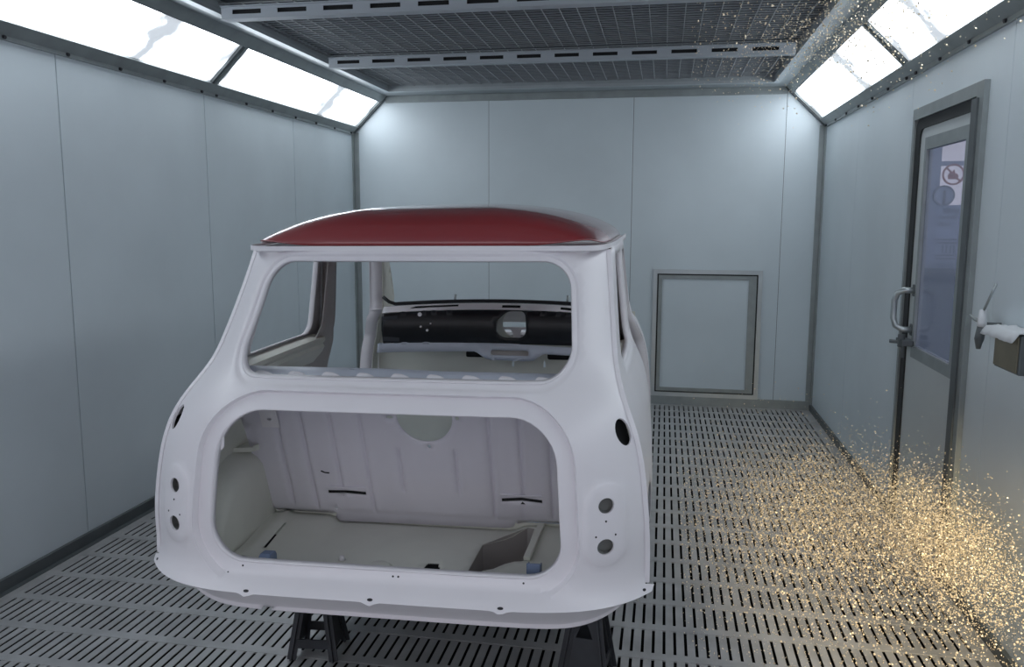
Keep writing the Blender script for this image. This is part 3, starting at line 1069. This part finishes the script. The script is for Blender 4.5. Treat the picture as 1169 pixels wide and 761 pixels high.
for s in (-1, 1):
    o = sheet('side_panel', side_out, [resample(QWIN, 0.025), resample(DOOR, 0.025)], 0.03, side_map(s), M_WHITE, car, flip=(s < 0), thick=0.004)
    # welded seam flange where rear and side panels meet
    b = MB()
    pts = []
    for (y, z) in seam:
        pts.append((s * (float(half_w(z)) + 0.004), y, z))
    vv, ff = [], []
    for i, p in enumerate(pts):
        for dx, dy in ((-0.006, -0.006), (0.007, -0.002), (0.007, 0.006), (-0.006, 0.006)):
            vv.append((p[0] + s * dx, p[1] + dy, p[2]))
    for i in range(len(pts) - 1):
        for k in range(4):
            a = i * 4 + k
            c = i * 4 + (k + 1) % 4
            ff.append((a, c, c + 4, a + 4))
    b.add(vv, ff).build('seam_flange', M_WHITE, car)
    # quarter-window flange turned inward
    L = resample(ccw(QWIN), 0.025)
    P = side_map(s)(np.array(L))
    Q = side_map(s, 0.022)(np.array(offset_poly(L, -0.004)))
    n = len(L)
    mesh('quarter_window_lip', P.tolist() + Q.tolist(), [(i, (i + 1) % n, n + (i + 1) % n, n + i) for i in range(n)], M_WHITE, o, True,
         lambda ob: setattr(ob.modifiers.new('thickness', 'SOLIDIFY'), 'thickness', 0.004))
    # inner door post, flaring at the waist
    post = [(0.98, 0.55), (1.28, 0.55), (1.30, 0.95), (1.298, 1.02), (1.275, 1.075), (1.230, 1.13), (1.190, 1.47), (1.110, 1.475), (1.085, 1.16), (1.04, 1.10), (1.00, 1.00)]
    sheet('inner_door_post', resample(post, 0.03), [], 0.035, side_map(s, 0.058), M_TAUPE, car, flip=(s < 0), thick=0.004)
    e = MB()
    # outer return of the post toward the door opening
    ln = [(1.28, 0.55), (1.30, 0.95), (1.298, 1.02), (1.275, 1.075), (1.230, 1.13), (1.190, 1.47)]
    L = np.array(resample(ln, 0.03, False))
    P = side_map(s, 0.058)(L)
    Q = side_map(s, 0.006)(L - np.array([0.02, 0]))
    n = len(L)
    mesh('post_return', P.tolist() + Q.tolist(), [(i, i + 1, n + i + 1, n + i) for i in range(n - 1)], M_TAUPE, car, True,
         lambda ob: setattr(ob.modifiers.new('thickness', 'SOLIDIFY'), 'thickness', 0.004))
    # ledge and trim panel under the quarter window
    lv, lf = [], []
    prof_l = [(0.020, 1.122), (0.075, 1.112), (0.082, 1.098), (0.076, 1.085), (0.088, 1.072), (0.086, 1.05), (0.060, 1.00), (0.055, 0.62)]
    ys_ = np.linspace(0.34, 1.115, 18)
    for y in ys_:
        for (of, z) in prof_l:
            lv.append((s * float(side_x(y, z) - of), float(y), z))
    m_ = len(prof_l)
    for i in range(len(ys_) - 1):
        for k in range(m_ - 1):
            lf.append((i * m_ + k, (i + 1) * m_ + k, (i + 1) * m_ + k + 1, i * m_ + k + 1))
    mesh('quarter_sill', lv, lf if s > 0 else [q[::-1] for q in lf], M_INNER, car, False,
         lambda ob: setattr(ob.modifiers.new('thickness', 'SOLIDIFY'), 'thickness', 0.003))
    # windscreen post and hinge post seen from inside
    ap = [(1.94, 0.55), (1.94, 1.00), (1.86, 1.10), (1.765, 1.46), (1.815, 1.47), (1.90, 1.36), (2.01, 1.20), (2.03, 1.10), (2.03, 0.55)]
    sheet('windscreen_post', resample(ap, 0.03), [], 0.035, side_map(s, 0.060), M_INNER, car, flip=(s < 0), thick=0.004)
    ln = [(1.94, 0.55), (1.94, 1.00), (1.86, 1.10), (1.765, 1.46)]
    L = np.array(resample(ln, 0.03, False))
    P = side_map(s, 0.060)(L)
    Q = side_map(s, 0.004)(L + np.array([-0.012, 0]))
    n = len(L)
    mesh('hinge_post_face', P.tolist() + Q.tolist(), [(i, i + 1, n + i + 1, n + i) for i in range(n - 1)], M_WHITE, car, True,
         lambda ob: setattr(ob.modifiers.new('thickness', 'SOLIDIFY'), 'thickness', 0.004))
    # front wing
    wing = [(2.065, 0.42), (2.12, 0.42)] + arch(2.52, 0.44, 0.30, PI * 0.97, 0.0) + [(2.90, 0.46), (2.94, 0.60), (2.92, 0.85), (2.80, 0.99), (2.60, 1.055), (2.35, 1.085), (2.07, 1.095)]
    def wing_map(V, s=s):
        y, z = V[:, 0], V[:, 1]
        x = side_x(y, np.minimum(z, 0.95)) - 0.02 * sstep(y, 2.05, 2.3) - 0.16 * np.clip((z - 0.90) / 0.20, 0, 1) ** 2
        return np.stack([s * x, y, z], 1)
    sheet('front_wing', wing, [], 0.035, wing_map, M_WHITE, car, flip=(s < 0), thick=0.004)
    # inner wheel arch in the boot
    av, af = [], []
    NYA, NZA = 24, 14
    for i in range(NYA + 1):
        y = 0.17 + 0.42 * i / NYA
        hgt = 0.29 * (1 - max(0.0, (0.46 - y) / 0.30) ** 3.0 * 0.92)
        for j in range(NZA + 1):
            t_ = j / NZA
            a_ = min(1.0, t_ / 0.6)
            if t_ < 0.6:
                x = 0.585
                z = 0.53 + (hgt - 0.075) * a_
            else:
                q = (t_ - 0.6) / 0.4 * PI / 2
                x = 0.585 + 0.125 * (1 - math.cos(q))
                z = 0.53 + hgt - 0.075 + 0.075 * math.sin(q)
            av.append((s * x, y, z))
    for i in range(NYA):
        for j in range(NZA):
            k = i * (NZA + 1) + j
            af.append((k, k + 1, k + NZA + 2, k + NZA + 1))
    wa = mesh('inner_wheel_arch', av, af if s < 0 else [q[::-1] for q in af], M_INNER, car, True,
              lambda ob: setattr(ob.modifiers.new('thickness', 'SOLIDIFY'), 'thickness', 0.004))
    fb = MB().prism([(s * .570, .53), (s * .590, .46), (s * .655, .44), (s * .670, .52), (s * .60, .56)], 'z', 0.816, 0.822)
    fb.bar((s * .570, .53, .824), (s * .590, .46, .822), 0.006, 0.020)
    fb.bar((s * .590, .46, .820), (s * .655, .44, .820), 0.006, 0.016)
    fb.build('arch_bracket', M_INNER, wa, bevel=0.002)

# ---- boot interior
def bulk_y(z):
    return 0.385 + (0.59 - 0.385) * (1.11 - z) / (1.11 - 0.53)
RIBS = [(-.595, .93, .80, 0), (-.500, 1.06, .605, 1), (-.414, 1.06, .590, 1), (-.312, 1.06, .590, 1), (-.208, 1.06, .582, 1), (-.092, .835, .675, 0),
        (.100, .835, .675, 0), (.216, 1.06, .585, 1), (.316, 1.06, .590, 1), (.412, 1.06, .595, 1)]
def bulk_map(V):
    x, z = V[:, 0], V[:, 1]
    y = bulk_y(z)
    for (rx, z1, z0, hook) in RIBS:
        inz = sstep(z, z0 - 0.006, z0 + 0.006) * (1 - sstep(z, z1 - 0.006, z1 + 0.006))
        y = y + 0.016 * np.exp(-((x - rx) / 0.0042) ** 2) * inz - 0.004 * np.exp(-((x - rx - 0.012) / 0.006) ** 2) * inz
        if hook:
            y = y + 0.006 * np.exp(-((z - z0) / 0.004) ** 2) * sstep(x, rx - 0.002, rx + 0.002) * (1 - sstep(x, rx + 0.026, rx + 0.032))
    y = y + 0.020 * np.exp(-((z - 0.556) / 0.016) ** 2)
    return np.stack([x, y, z], 1)
bulk_out = [(-.60, .565), (-.372, .556), (-.345, .534), (.262, .540), (.335, .570), (.60, .572), (.63, 1.09), (-.63, 1.09)]
bh = [ngon(.012, .958, .092, .092, 40)]
for sx in (-1, 1):
    cx_ = -.296 if sx < 0 else .312
    bh.append([(cx_ - .068, .648), (cx_, .652), (cx_ + .068, .648), (cx_ + .068, .661), (cx_, .665), (cx_ - .068, .661)])
bh += [ngon(-.104, .951, .012, .006, 8), ngon(.120, .954, .007, .007, 8), ngon(.017, .848, .006, .007, 8), ngon(-.345, .588, .007, .004, 6)]
lines = []
for (rx, z1, z0, hook) in RIBS:
    for dx in (-0.009, -0.0045, 0.0, 0.0045, 0.012, 0.022):
        if rx - .02 > -.6:
            lines.append([(rx + dx, min(z1, 1.07)), (rx + dx, max(z0 - 0.012, 0.58))])
def clear(l):
    pts_ = np.array(resample(l, 0.01, False))
    for h in bh:
        P_ = np.array(h)
        lo_, hi_ = P_.min(0) - 0.004, P_.max(0) + 0.004
        if np.any(np.all((pts_ > lo_) & (pts_ < hi_), 1)):
            return False
    return True
split = []
for l in lines:
    if clear(l):
        split.append(l)
    else:
        x_ = l[0][0]
        a_, b_ = l[0][1], l[1][1]
        for (p_, q_) in ((a_, 0.674), (0.646, b_)):
            if p_ > q_ and clear([(x_, p_), (x_, q_)]):
                split.append([(x_, p_), (x_, q_)])
bulk = sheet('seat_bulkhead', bulk_out, bh, 0.018, bulk_map, M_LILAC, car, lines=split, thick=0.003)
# dark boxes added behind the two strap slots, standing in for shade
for cx_ in (-.296, .312):
    MB().box((cx_ - .075, float(bulk_y(.66)) + .012, .640), (cx_ + .075, float(bulk_y(.66)) + .020, .675)).build('strap_slot_shade', M_DARK, bulk)
# shelf-like pressed ledges over the two strap slots
for cx_ in (-.296, .312):
    e = MB()
    e.bar((cx_ - .070, float(bulk_y(.678)) - .003, .678), (cx_ - .008, float(bulk_y(.676)) - .003, .676), 0.006, 0.006)
    e.bar((cx_ - .008, float(bulk_y(.676)) - .003, .676), (cx_ + .070, float(bulk_y(.679)) - .003, .679), 0.006, 0.006)
    e.build('slot_ledge', M_LILAC, bulk, bevel=0.002)
MB().bar((-.375, .516, .738), (-.362, .518, .732), 0.004, 0.004).bar((-.362, .518, .732), (-.346, .518, .731), 0.004, 0.004).build('wire_clip', M_DARK, bulk)
tb = sheet('mounting_tab', [(-.540, .905), (-.480, .905), (-.480, 1.05), (-.540, 1.05)], [ngon(-.510, .935, .008, .006, 10)], 0.02,
           lambda V: np.stack([V[:, 0], bulk_y(V[:, 1]) - 0.022, V[:, 1]], 1), M_WHITE, car, thick=0.003, smooth=False)

# boot floor with the tank well on the right
WELL = [(.195, .455), (.325, .572), (.352, .565), (.345, .345), (.318, .340), (.290, .315), (.262, .275), (.235, .262), (.215, .215), (.190, .200)]
SLOT = [(.050, .205), (.102, .205), (.102, .262), (.094, .268), (.092, .288), (.058, .288), (.055, .270)]
fo = [(-.62, .085), (.62, .085), (.66, .16), (.68, .30), (.66, .60), (-.66, .60), (-.68, .30), (-.66, .16)]
def floor_map(V):
    x, y = V[:, 0], V[:, 1]
    z = 0.532 + 0.024 * sstep(-x, 0.345, 0.372) * sstep(y, 0.30, 0.56) + 0.022 * sstep(x, 0.262, 0.335) * sstep(y, 0.36, 0.56)
    z = z + 0.010 * np.exp(-((x + 0.535) / 0.020) ** 4) * sstep(y, 0.24, 0.27)
    return np.stack([x, y, z], 1)
SLIT = [(-.505, .33), (-.495, .33), (-.500, .50), (-.508, .50)]
bf = sheet('boot_floor', fo, [resample(WELL, .03), SLOT, SLIT, [(-.565, .235), (-.505, .225), (-.505, .250), (-.540, .256)], ngon(-.62, .31, .006, .006, 8)], 0.025, floor_map, M_INNER, car, thick=0.003)
wz = 0.405
wpts = ccw(WELL)
Ptop = floor_map(np.array(wpts))
n = len(wpts)
vw = Ptop.tolist() + [(a, b, wz) for a, b in wpts]
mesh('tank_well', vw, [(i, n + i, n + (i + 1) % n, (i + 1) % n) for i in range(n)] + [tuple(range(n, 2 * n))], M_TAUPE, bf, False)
n = len(SLOT)
spt = ccw(SLOT)
Ptop = floor_map(np.array(spt))
mesh('slot_well', Ptop.tolist() + [(a, b, .46) for a, b in spt], [(i, n + i, n + (i + 1) % n, (i + 1) % n) for i in range(n)] + [tuple(range(n, 2 * n))], M_DARK, bf, False)
MB().box((-.57, .22, .47), (-.49, .52, .50)).build('slit_shade', M_DARK, bf)  # dark box added under the slit in place of shade
MB().bar((.356, .345, .541), (.374, .575, .566), .022, .014).build('seam_strip', M_INNER, bf, bevel=0.003)
MB().tube([(-.215, .270, .534), (-.215, .270, .546)], [.011, .006], 10).build('plug', M_WHITE, bf, True)
MB().tube([(-.085, .235, .530), (-.085, .235, .542)], [.045, .030], 20).build('dimple', M_INNER, bf, True)

# sheet between tail panel and boot floor, and closing panels beside the boot
sv = []
for i in range(31):
    x = -.69 + 1.38 * i / 30
    u = abs(x) / .72
    sv.append((x, 0.012 + A_DROP * u ** N_DROP, .632))
    sv.append((x, 0.062 + 0.9 * A_DROP * u ** N_DROP, .531))
mesh('boot_sill_inner', sv, [(2 * i, 2 * i + 1, 2 * i + 3, 2 * i + 2) for i in range(30)], M_INNER, car, True,
     lambda ob: setattr(ob.modifiers.new('thickness', 'SOLIDIFY'), 'thickness', 0.003))
for s in (-1, 1):
    P = []
    for z in np.linspace(.53, 1.09, 20):
        P.append((s * float(half_w(z) - .014), float(prof(max(z, .63)) + .16), float(z)))
        P.append((s * float(half_w(z) - .004), float(bulk_y(z) + .02), float(z)))
    mesh('inner_quarter_panel', P, [(2 * i, 2 * i + 1, 2 * i + 3, 2 * i + 2) for i in range(19)], M_INNER, car, True,
         lambda ob: setattr(ob.modifiers.new('thickness', 'SOLIDIFY'), 'thickness', 0.003))

# boot-lid hinge brackets on the sill
for cx_ in (-.352, .417):
    b = MB()
    if cx_ < 0:
        b.prism([(-.03, .56), (.02, .56), (.022, .628), (.014, .640), (-.016, .642), (-.030, .634)], 'x', cx_ - .017, cx_ + .017)
        v = [(a, c + .055, d) for a, c, d in b.v]
        b.v = v
    else:
        b.box((cx_ - .019, .045, .56), (cx_ + .019, .052, .656)).box((cx_ - .019, .045, .56), (cx_ - .015, .085, .645)).box((cx_ + .015, .045, .56), (cx_ + .019, .085, .645))
    b.build('hinge_bracket', M_TAPE, car, bevel=0.003)
# latch striker bracket at the left side of the opening
MB().prism([(-.545, .915), (-.482, 1.000), (-.468, .985), (-.470, .945), (-.505, .905)], 'y', .052, .060).prism([(-.512, .93), (-.490, .965), (-.484, .960), (-.505, .922)], 'y', .046, .052).build('striker_bracket', M_WHITE, car, bevel=0.002)

# parcel shelf under the rear window
def shelf_map(V):
    x, y = V[:, 0], V[:, 1]
    z = 1.111 + 0.009 * sstep(y, 0.285, 0.335) - 0.030 * sstep(y, 0.372, 0.392)
    z = z + 0.004 * sstep(-x, -.1, .1) * sstep(y, .3, .36)
    return np.stack([x, y, z], 1)
sheet('parcel_shelf', [(-.53, .175), (.53, .175), (.575, .26), (.615, .392), (-.615, .392), (-.575, .26)], [ngon(-.19, .352, .005, .004, 8), ngon(.33, .345, .005, .004, 8), ngon(-.06, .36, .004, .003, 8)],
      0.011, shelf_map, M_SHELF, car, thick=0.003)
# pressed louvres along the back of the shelf
for i in range(9):
    cx_ = -.44 + .108 * i
    if abs(cx_) > .46:
        continue
    v, f = [], []
    for a in range(5):
        for b_ in range(9):
            t_ = PI * b_ / 8
            v.append((cx_ - .020 + .040 * a / 4 + .010 * math.cos(t_), .268 + .016 * math.cos(t_) * (1 - .12 * a), 1.1115 + .017 * math.sin(t_) * (1 - (a / 4) ** 2) ** .5))
    for a in range(4):
        for b_ in range(8):
            k = a * 9 + b_
            f.append((k, k + 1, k + 10, k + 9))
    lv_ = mesh('shelf_louvre', v, f, M_WHITE, car, True)
    MB().add([(cx_ - .0195 + .010 * math.cos(PI * q / 8), .268 + .014 * math.cos(PI * q / 8), 1.112 + .014 * math.sin(PI * q / 8)) for q in range(9)], [tuple(range(9))]).build('louvre_mouth_shade', M_DARK, lv_)  # dark face paints the shade in the louvre opening
sb = MB().box((-.52, .165, 1.090), (.52, .185, 1.109))
sb.build('shelf_rear_rail', M_SHELF, car)

# ---- cabin
MB().box((-.66, .60, .425), (.66, 2.06, .435)).box((-.09, .62, .435), (.09, 2.06, .52)).build('floor_pan', M_SHELF, car)
MB().box((-.66, .598, .44), (.66, .602, .56)).box((-.62, .54, .420), (.62, .74, .440)).build('heelboard', M_INNER, car)
fbm = lambda V: np.stack([V[:, 0], 2.00 + 0.06 * (V[:, 1] < .9) + 0 * V[:, 0], V[:, 1]], 1)
FBH = [round_poly([(-.195, .885), (-.075, .885), (-.085, .915), (-.195, .915)], .008, 3), round_poly([(.225, .880), (.365, .880), (.365, .912), (.225, .912)], .010, 3),
       [(.045, .84), (.055, .84), (.053, .875), (.047, .875)], [(.205, .84), (.218, .84), (.213, .875), (.209, .875)], ngon(.088, 1.062, .090, .082, 30)]
sheet('front_bulkhead', [(-.66, .43), (.66, .43), (.66, 1.13), (-.66, 1.13)], FBH, 0.04, lambda V: np.stack([V[:, 0], 2.02 + 0 * V[:, 0], V[:, 1]], 1), M_INNER, car, thick=0.003, smooth=False)
for (a, b, c, d) in ((-.21, -.06, .875, .925), (.215, .375, .87, .92)):
    MB().box((a, 2.035, c), (b, 2.06, d)).build('bulkhead_slot_shade', M_DARK, car)  # dark box behind each slot, its colour standing for shade
# black dash cover, bowed toward the windscreen in the middle
def dash_y(x):
    return 1.83 - 0.06 * (np.abs(x) / 0.56) ** 2.2
SPEEDO = round_poly([(.012, 1.015), (.135, 1.015), (.148, 1.06), (.140, 1.146), (.055, 1.146), (.004, 1.10), (.0, 1.05)], [.05, .04, .03, .025, .06, .03, .03], 6)
def dash_map(V):
    x, z = V[:, 0], V[:, 1]
    return np.stack([x, dash_y(x) - 0.02 * np.sin((z - .985) / .165 * PI), z], 1)
dtop = [(float(x), 1.150 - 0.020 * (abs(x) / .6) ** 2) for x in np.linspace(.553, -.553, 16)]
dash = sheet('dash_cover', [(-.553, .985), (.553, .985)] + dtop, [SPEEDO], 0.025, dash_map, M_BLACK, car, thick=0.004)
MB().add(*(lambda P, Q, n: (P + Q, [(i, n + i, n + (i + 1) % n, (i + 1) % n) for i in range(n)]))(
    dash_map(np.array(ccw(SPEEDO))).tolist(), [(a, b + .025, c) for a, b, c in dash_map(np.array(ccw(SPEEDO))).tolist()], len(SPEEDO))).build('speedo_tunnel', M_BLACK, dash)
MB().box((.002, 1.99, 1.036), (.15, 2.0, 1.046)).prism([(.055, .985), (.09, .985), (.09, 1.012), (.10, 1.036), (.042, 1.036), (.055, 1.012)], 'y', 1.99, 2.0).build('clock_bracket', M_WHITE, dash)
# flat cloth-like panel at the left end and a few bare studs
MB().add([tuple(p) for p in (dash_map(np.array([(-.550, 1.00), (-.472, .995), (-.478, 1.125), (-.550, 1.12)])) - np.array([0, .006, 0])).tolist()], [(0, 1, 2, 3)]).build('dash_end_panel', mat('charcoal_cloth', (0.05, 0.055, 0.065), .7), dash)
for (x, z, r_) in ((-.372, 1.128, .010), (-.365, 1.07, .005), (-.318, 1.085, .004), (-.335, 1.052, .006)):
    y = float(dash_map(np.array([[x, z]]))[0][1])
    MB().tube([(x, y + .002, z), (x, y - .006, z)], r_, 10).build('stud', M_WHITE, dash)
# white rail above the dash with black demister slots
def rail_map(zlo, zhi, dy):
    return lambda V: np.stack([V[:, 0], dash_y(V[:, 0]) + dy + 0.03 * V[:, 1], zlo + (zhi - zlo) * V[:, 1] - 0.020 * (np.abs(V[:, 0]) / .6) ** 2], 1)
DV = [[(-.43, .45), (-.19, .52), (-.19, .86), (-.40, .80)], [(.025, .30), (.115, .30), (.115, .75), (.025, .75)], [(.31, .30), (.54, .10), (.54, .60), (.31, .75)]]
sheet('dash_top_rail', [(-.555, 0), (.555, 0), (.555, 1), (-.555, 1)], DV, 0.05, rail_map(1.153, 1.180, 0.0), M_WHITE, car, thick=0.003)
sheet('demister_slots', [(-.555, 0), (.555, 0), (.555, 1), (-.555, 1)], [], 0.05, rail_map(1.153, 1.180, 0.012), M_DARK, car)
# black windscreen rubber line and the scuttle in front of it
pts = [(float(x), float(dash_y(x)) + 0.055, 1.188 - 0.020 * (abs(x) / .6) ** 2 + 0.040 * max(0, (abs(x) - .50) / .065) ** 2) for x in np.linspace(-.565, .565, 40)]
MB().tube(pts, 0.009, 8).build('windscreen_seal', M_BLACK, car, True)
for x in (-.225, .335):
    y = float(dash_y(x)) + .09
    MB().tube([(x, y, 1.175), (x + .003, y + .01, 1.215)], [.006, .007], 8).build('wiper_spindle', M_CHROME, car, True)
sv = []
xs_ = np.linspace(-.63, .63, 30)
for x in xs_:
    sv += [(float(x), float(dash_y(x)) + .05, 1.170 - 0.020 * (abs(x) / .6) ** 2), (float(x), 2.08, 1.135 - .03 * (abs(x) / .6) ** 2), (float(x), 2.10, 1.06)]
sf = []
for i in range(29):
    for k in range(2):
        sf.append((3 * i + k, 3 * i + 3 + k, 3 * i + 4 + k, 3 * i + 1 + k))
mesh('scuttle_panel', sv, sf, M_WHITE, car, True, lambda ob: setattr(ob.modifiers.new('thickness', 'SOLIDIFY'), 'thickness', 0.003))
# windscreen header
hv = []
for x in np.linspace(-.585, .585, 24):
    yb = 1.775 + 0.02 * (1 - (x / .58) ** 2)
    hv += [(float(x), yb, 1.478), (float(x), yb + .03, 1.440), (float(x), yb - .03, 1.452)]
hf = []
for i in range(23):
    for k in range(3):
        hf.append((3 * i + k, 3 * i + (k + 1) % 3, 3 * i + 3 + (k + 1) % 3, 3 * i + 3 + k))
mesh('windscreen_header', hv, hf, M_WHITE, car, True)
# parcel-tray rail with a dropped centre
def tray(V):
    x, z = V[:, 0], V[:, 1]
    return np.stack([x, dash_y(x) - 0.045 - 0.02 * np.sin(np.clip((z - .90) / .08, 0, 1) * PI), z], 1)
tl = [(-.565, .992), (-.565, .953), (-.10, .958), (-.085, .952), (-.045, .922), (-.02, .915), (.165, .912), (.19, .918), (.228, .948), (.245, .952), (.565, .945), (.565, .982), (.30, .985), (.07, .994), (-.30, .994)]
TH = round_poly([(-.020, .938), (.165, .936), (.165, .964), (-.020, .966)], .011, 5)
tr = sheet('parcel_tray_rail', resample(tl, .03), [TH], 0.02, tray, M_SHELF, car, thick=0.006)
P = tray(np.array(ccw(TH)))
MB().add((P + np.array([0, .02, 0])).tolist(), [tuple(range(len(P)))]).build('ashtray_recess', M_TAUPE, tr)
# front panel, seen only through the dash
sheet('front_panel', [(-.60, .45), (.60, .45), (.62, .70), (.55, .90), (-.55, .90), (-.62, .70)], [round_poly([(-.36, .60), (.36, .60), (.36, .82), (-.36, .82)], .06, 6)], 0.05,
      lambda V: np.stack([V[:, 0], 2.90 - 0.08 * (np.abs(V[:, 0]) / .6) ** 2 + 0 * V[:, 1], V[:, 1]], 1), M_WHITE, car, thick=0.004)
MB().box((-.55, 2.80, .895), (.55, 2.90, .91)).build('slam_panel', M_WHITE, car)

# ------------------------------------------------------------------ axle stands
def stand(cx, cy, h, label, rz, group='axle stands under the body'):
    t = thing('axle_stand', label, 'stand', (cx, cy, 0), (0, 0, rz), group)
    bw, bd, tw = 0.078, 0.078, 0.024
    for sx in (-1, 1):
        for sy in (-1, 1):
            b = MB()
            p, q = Vector((sx * bw, sy * bd, 0.002)), Vector((sx * tw, sy * tw, h - 0.06))
            b.bar(p, q, 0.032, 0.006, (0, 1, 0)).bar(p, q, 0.006, 0.032, (0, 1, 0))
            b.build('leg', M_STAND, t)
    # pressed side plates with a cut-out, tie bars front and back
    for sx in (-1, 1):
        P = [(-bd, .03), (bd, .03), (tw, h - .06), (-tw, h - .06)]
        hole = [(-.030, .16), (.030, .16), (0.0, .235)]
        sheet('side_plate', P, [hole], 0.04, lambda V, sx=sx: np.stack([sx * (bw + (tw - bw) * V[:, 1] / (h - .06)), V[:, 0], V[:, 1]], 1), M_STAND, t, flip=(sx < 0), thick=0.004, smooth=False)
    for sy in (-1, 1):
        f_ = 1 - .055 / (h - .06)
        k = .06
        xw = bw + (tw - bw) * k / (h - .06)
        yw = sy * (bd + (tw - bd) * k / (h - .06))
        MB().bar((-xw, yw, k), (xw, yw, k), .006, .034).build('tie_bar', M_STAND, t)
        MB().prism([(-tw - .012, h - .16), (tw + .012, h - .16), (tw, h - .06), (-tw, h - .06)], 'y', sy * (tw + .012) - .003, sy * (tw + .012) + .003).build('top_gusset', M_STAND, t)
    MB().box((-.034, -.034, h - .07), (.034, .034, h - .022)).tube([(0, 0, h - .08), (0, 0, h - .015)], .024, 14).build('collar', M_STAND, t, bevel=0.002)
    MB().box((-.055, -.030, h - .016), (.055, .030, h)).box((-.055, -.030, h), (-.046, .030, h + .004)).box((.046, -.030, h), (.055, .030, h + .004)).build('saddle', M_STAND, t, bevel=0.002)
    return t
stand(1.530, 2.695, 0.410, 'black steel axle stand under the left rear of the white car body', 0.10)
stand(2.520, 2.715, 0.419, 'black steel axle stand under the right rear of the white car body', PI / 2 - 0.12)
for x, lab in ((1.52, 'left'), (2.42, 'right')):
    stand(x, 4.00, 0.413, 'black steel axle stand under the %s front of the white car body' % lab, 0.0)

# ------------------------------------------------------------------ drifting overspray
def flecks(name, label, blobs, seed):
    rg = np.random.default_rng(seed)
    V, F = [], []
    base = np.array([(1, 0, 0), (-1, 0, 0), (0, 1, 0), (0, -1, 0), (0, 0, 0.35), (0, 0, -0.35)], float)
    fc = [(0, 2, 4), (2, 1, 4), (1, 3, 4), (3, 0, 4), (2, 0, 5), (1, 2, 5), (3, 1, 5), (0, 3, 5)]
    for (c, sg, n, r0_, r1_) in blobs:
        P = rg.normal(size=(n * 2, 3)) * np.array(sg) + np.array(c)
        ok = (P[:, 0] < W - .04) & (P[:, 2] > .012) & (P[:, 2] < H - .05) & (P[:, 1] > 1.6) & (P[:, 0] > 2.85)
        ok &= (P[:, 2] < .92) | (P[:, 2] > 1.8)
        ok &= (P[:, 2] - ZW) < (W - P[:, 0]) * 0.95 - 0.06
        P = P[ok][:n]
        for p in P:
            r = r0_ + (r1_ - r0_) * rg.random() ** 2.2
            q = rg.normal(size=4)
            q /= np.linalg.norm(q)
            w_, x_, y_, z_ = q
            R = np.array([[1 - 2 * (y_ * y_ + z_ * z_), 2 * (x_ * y_ - z_ * w_), 2 * (x_ * z_ + y_ * w_)],
                          [2 * (x_ * y_ + z_ * w_), 1 - 2 * (x_ * x_ + z_ * z_), 2 * (y_ * z_ - x_ * w_)],
                          [2 * (x_ * z_ - y_ * w_), 2 * (y_ * z_ + x_ * w_), 1 - 2 * (x_ * x_ + y_ * y_)]])
            k = len(V)
            V += (p + r * base @ R.T).tolist()
            F += [tuple(a + k for a in f) for f in fc]
    o = mesh(name, V, F, M_GOLD)
    o['kind'] = 'stuff'
    o['label'] = label
    o['category'] = 'overspray'
    return o
flecks('overspray_flecks', 'golden glittering overspray flecks drifting low over the grating by the right wall',
       [((3.58, 3.75, .28), (.30, .48, .085), 24000, .0018, .0050), ((3.80, 3.15, .43), (.12, .30, .085), 18000, .0016, .0044), ((3.40, 3.45, .24), (.40, .55, .12), 6500, .0018, .0048), ((3.25, 3.6, .45), (.5, .8, .20), 700, .0018, .0044)], 11)
flecks('overspray_flecks', 'sparse golden overspray flecks drifting under the ceiling at the upper right',
       [((3.55, 4.1, 2.46), (.28, .55, .12), 2600, .0024, .0066), ((3.1, 4.4, 2.45), (.45, .5, .10), 500, .0022, .0055)], 12)
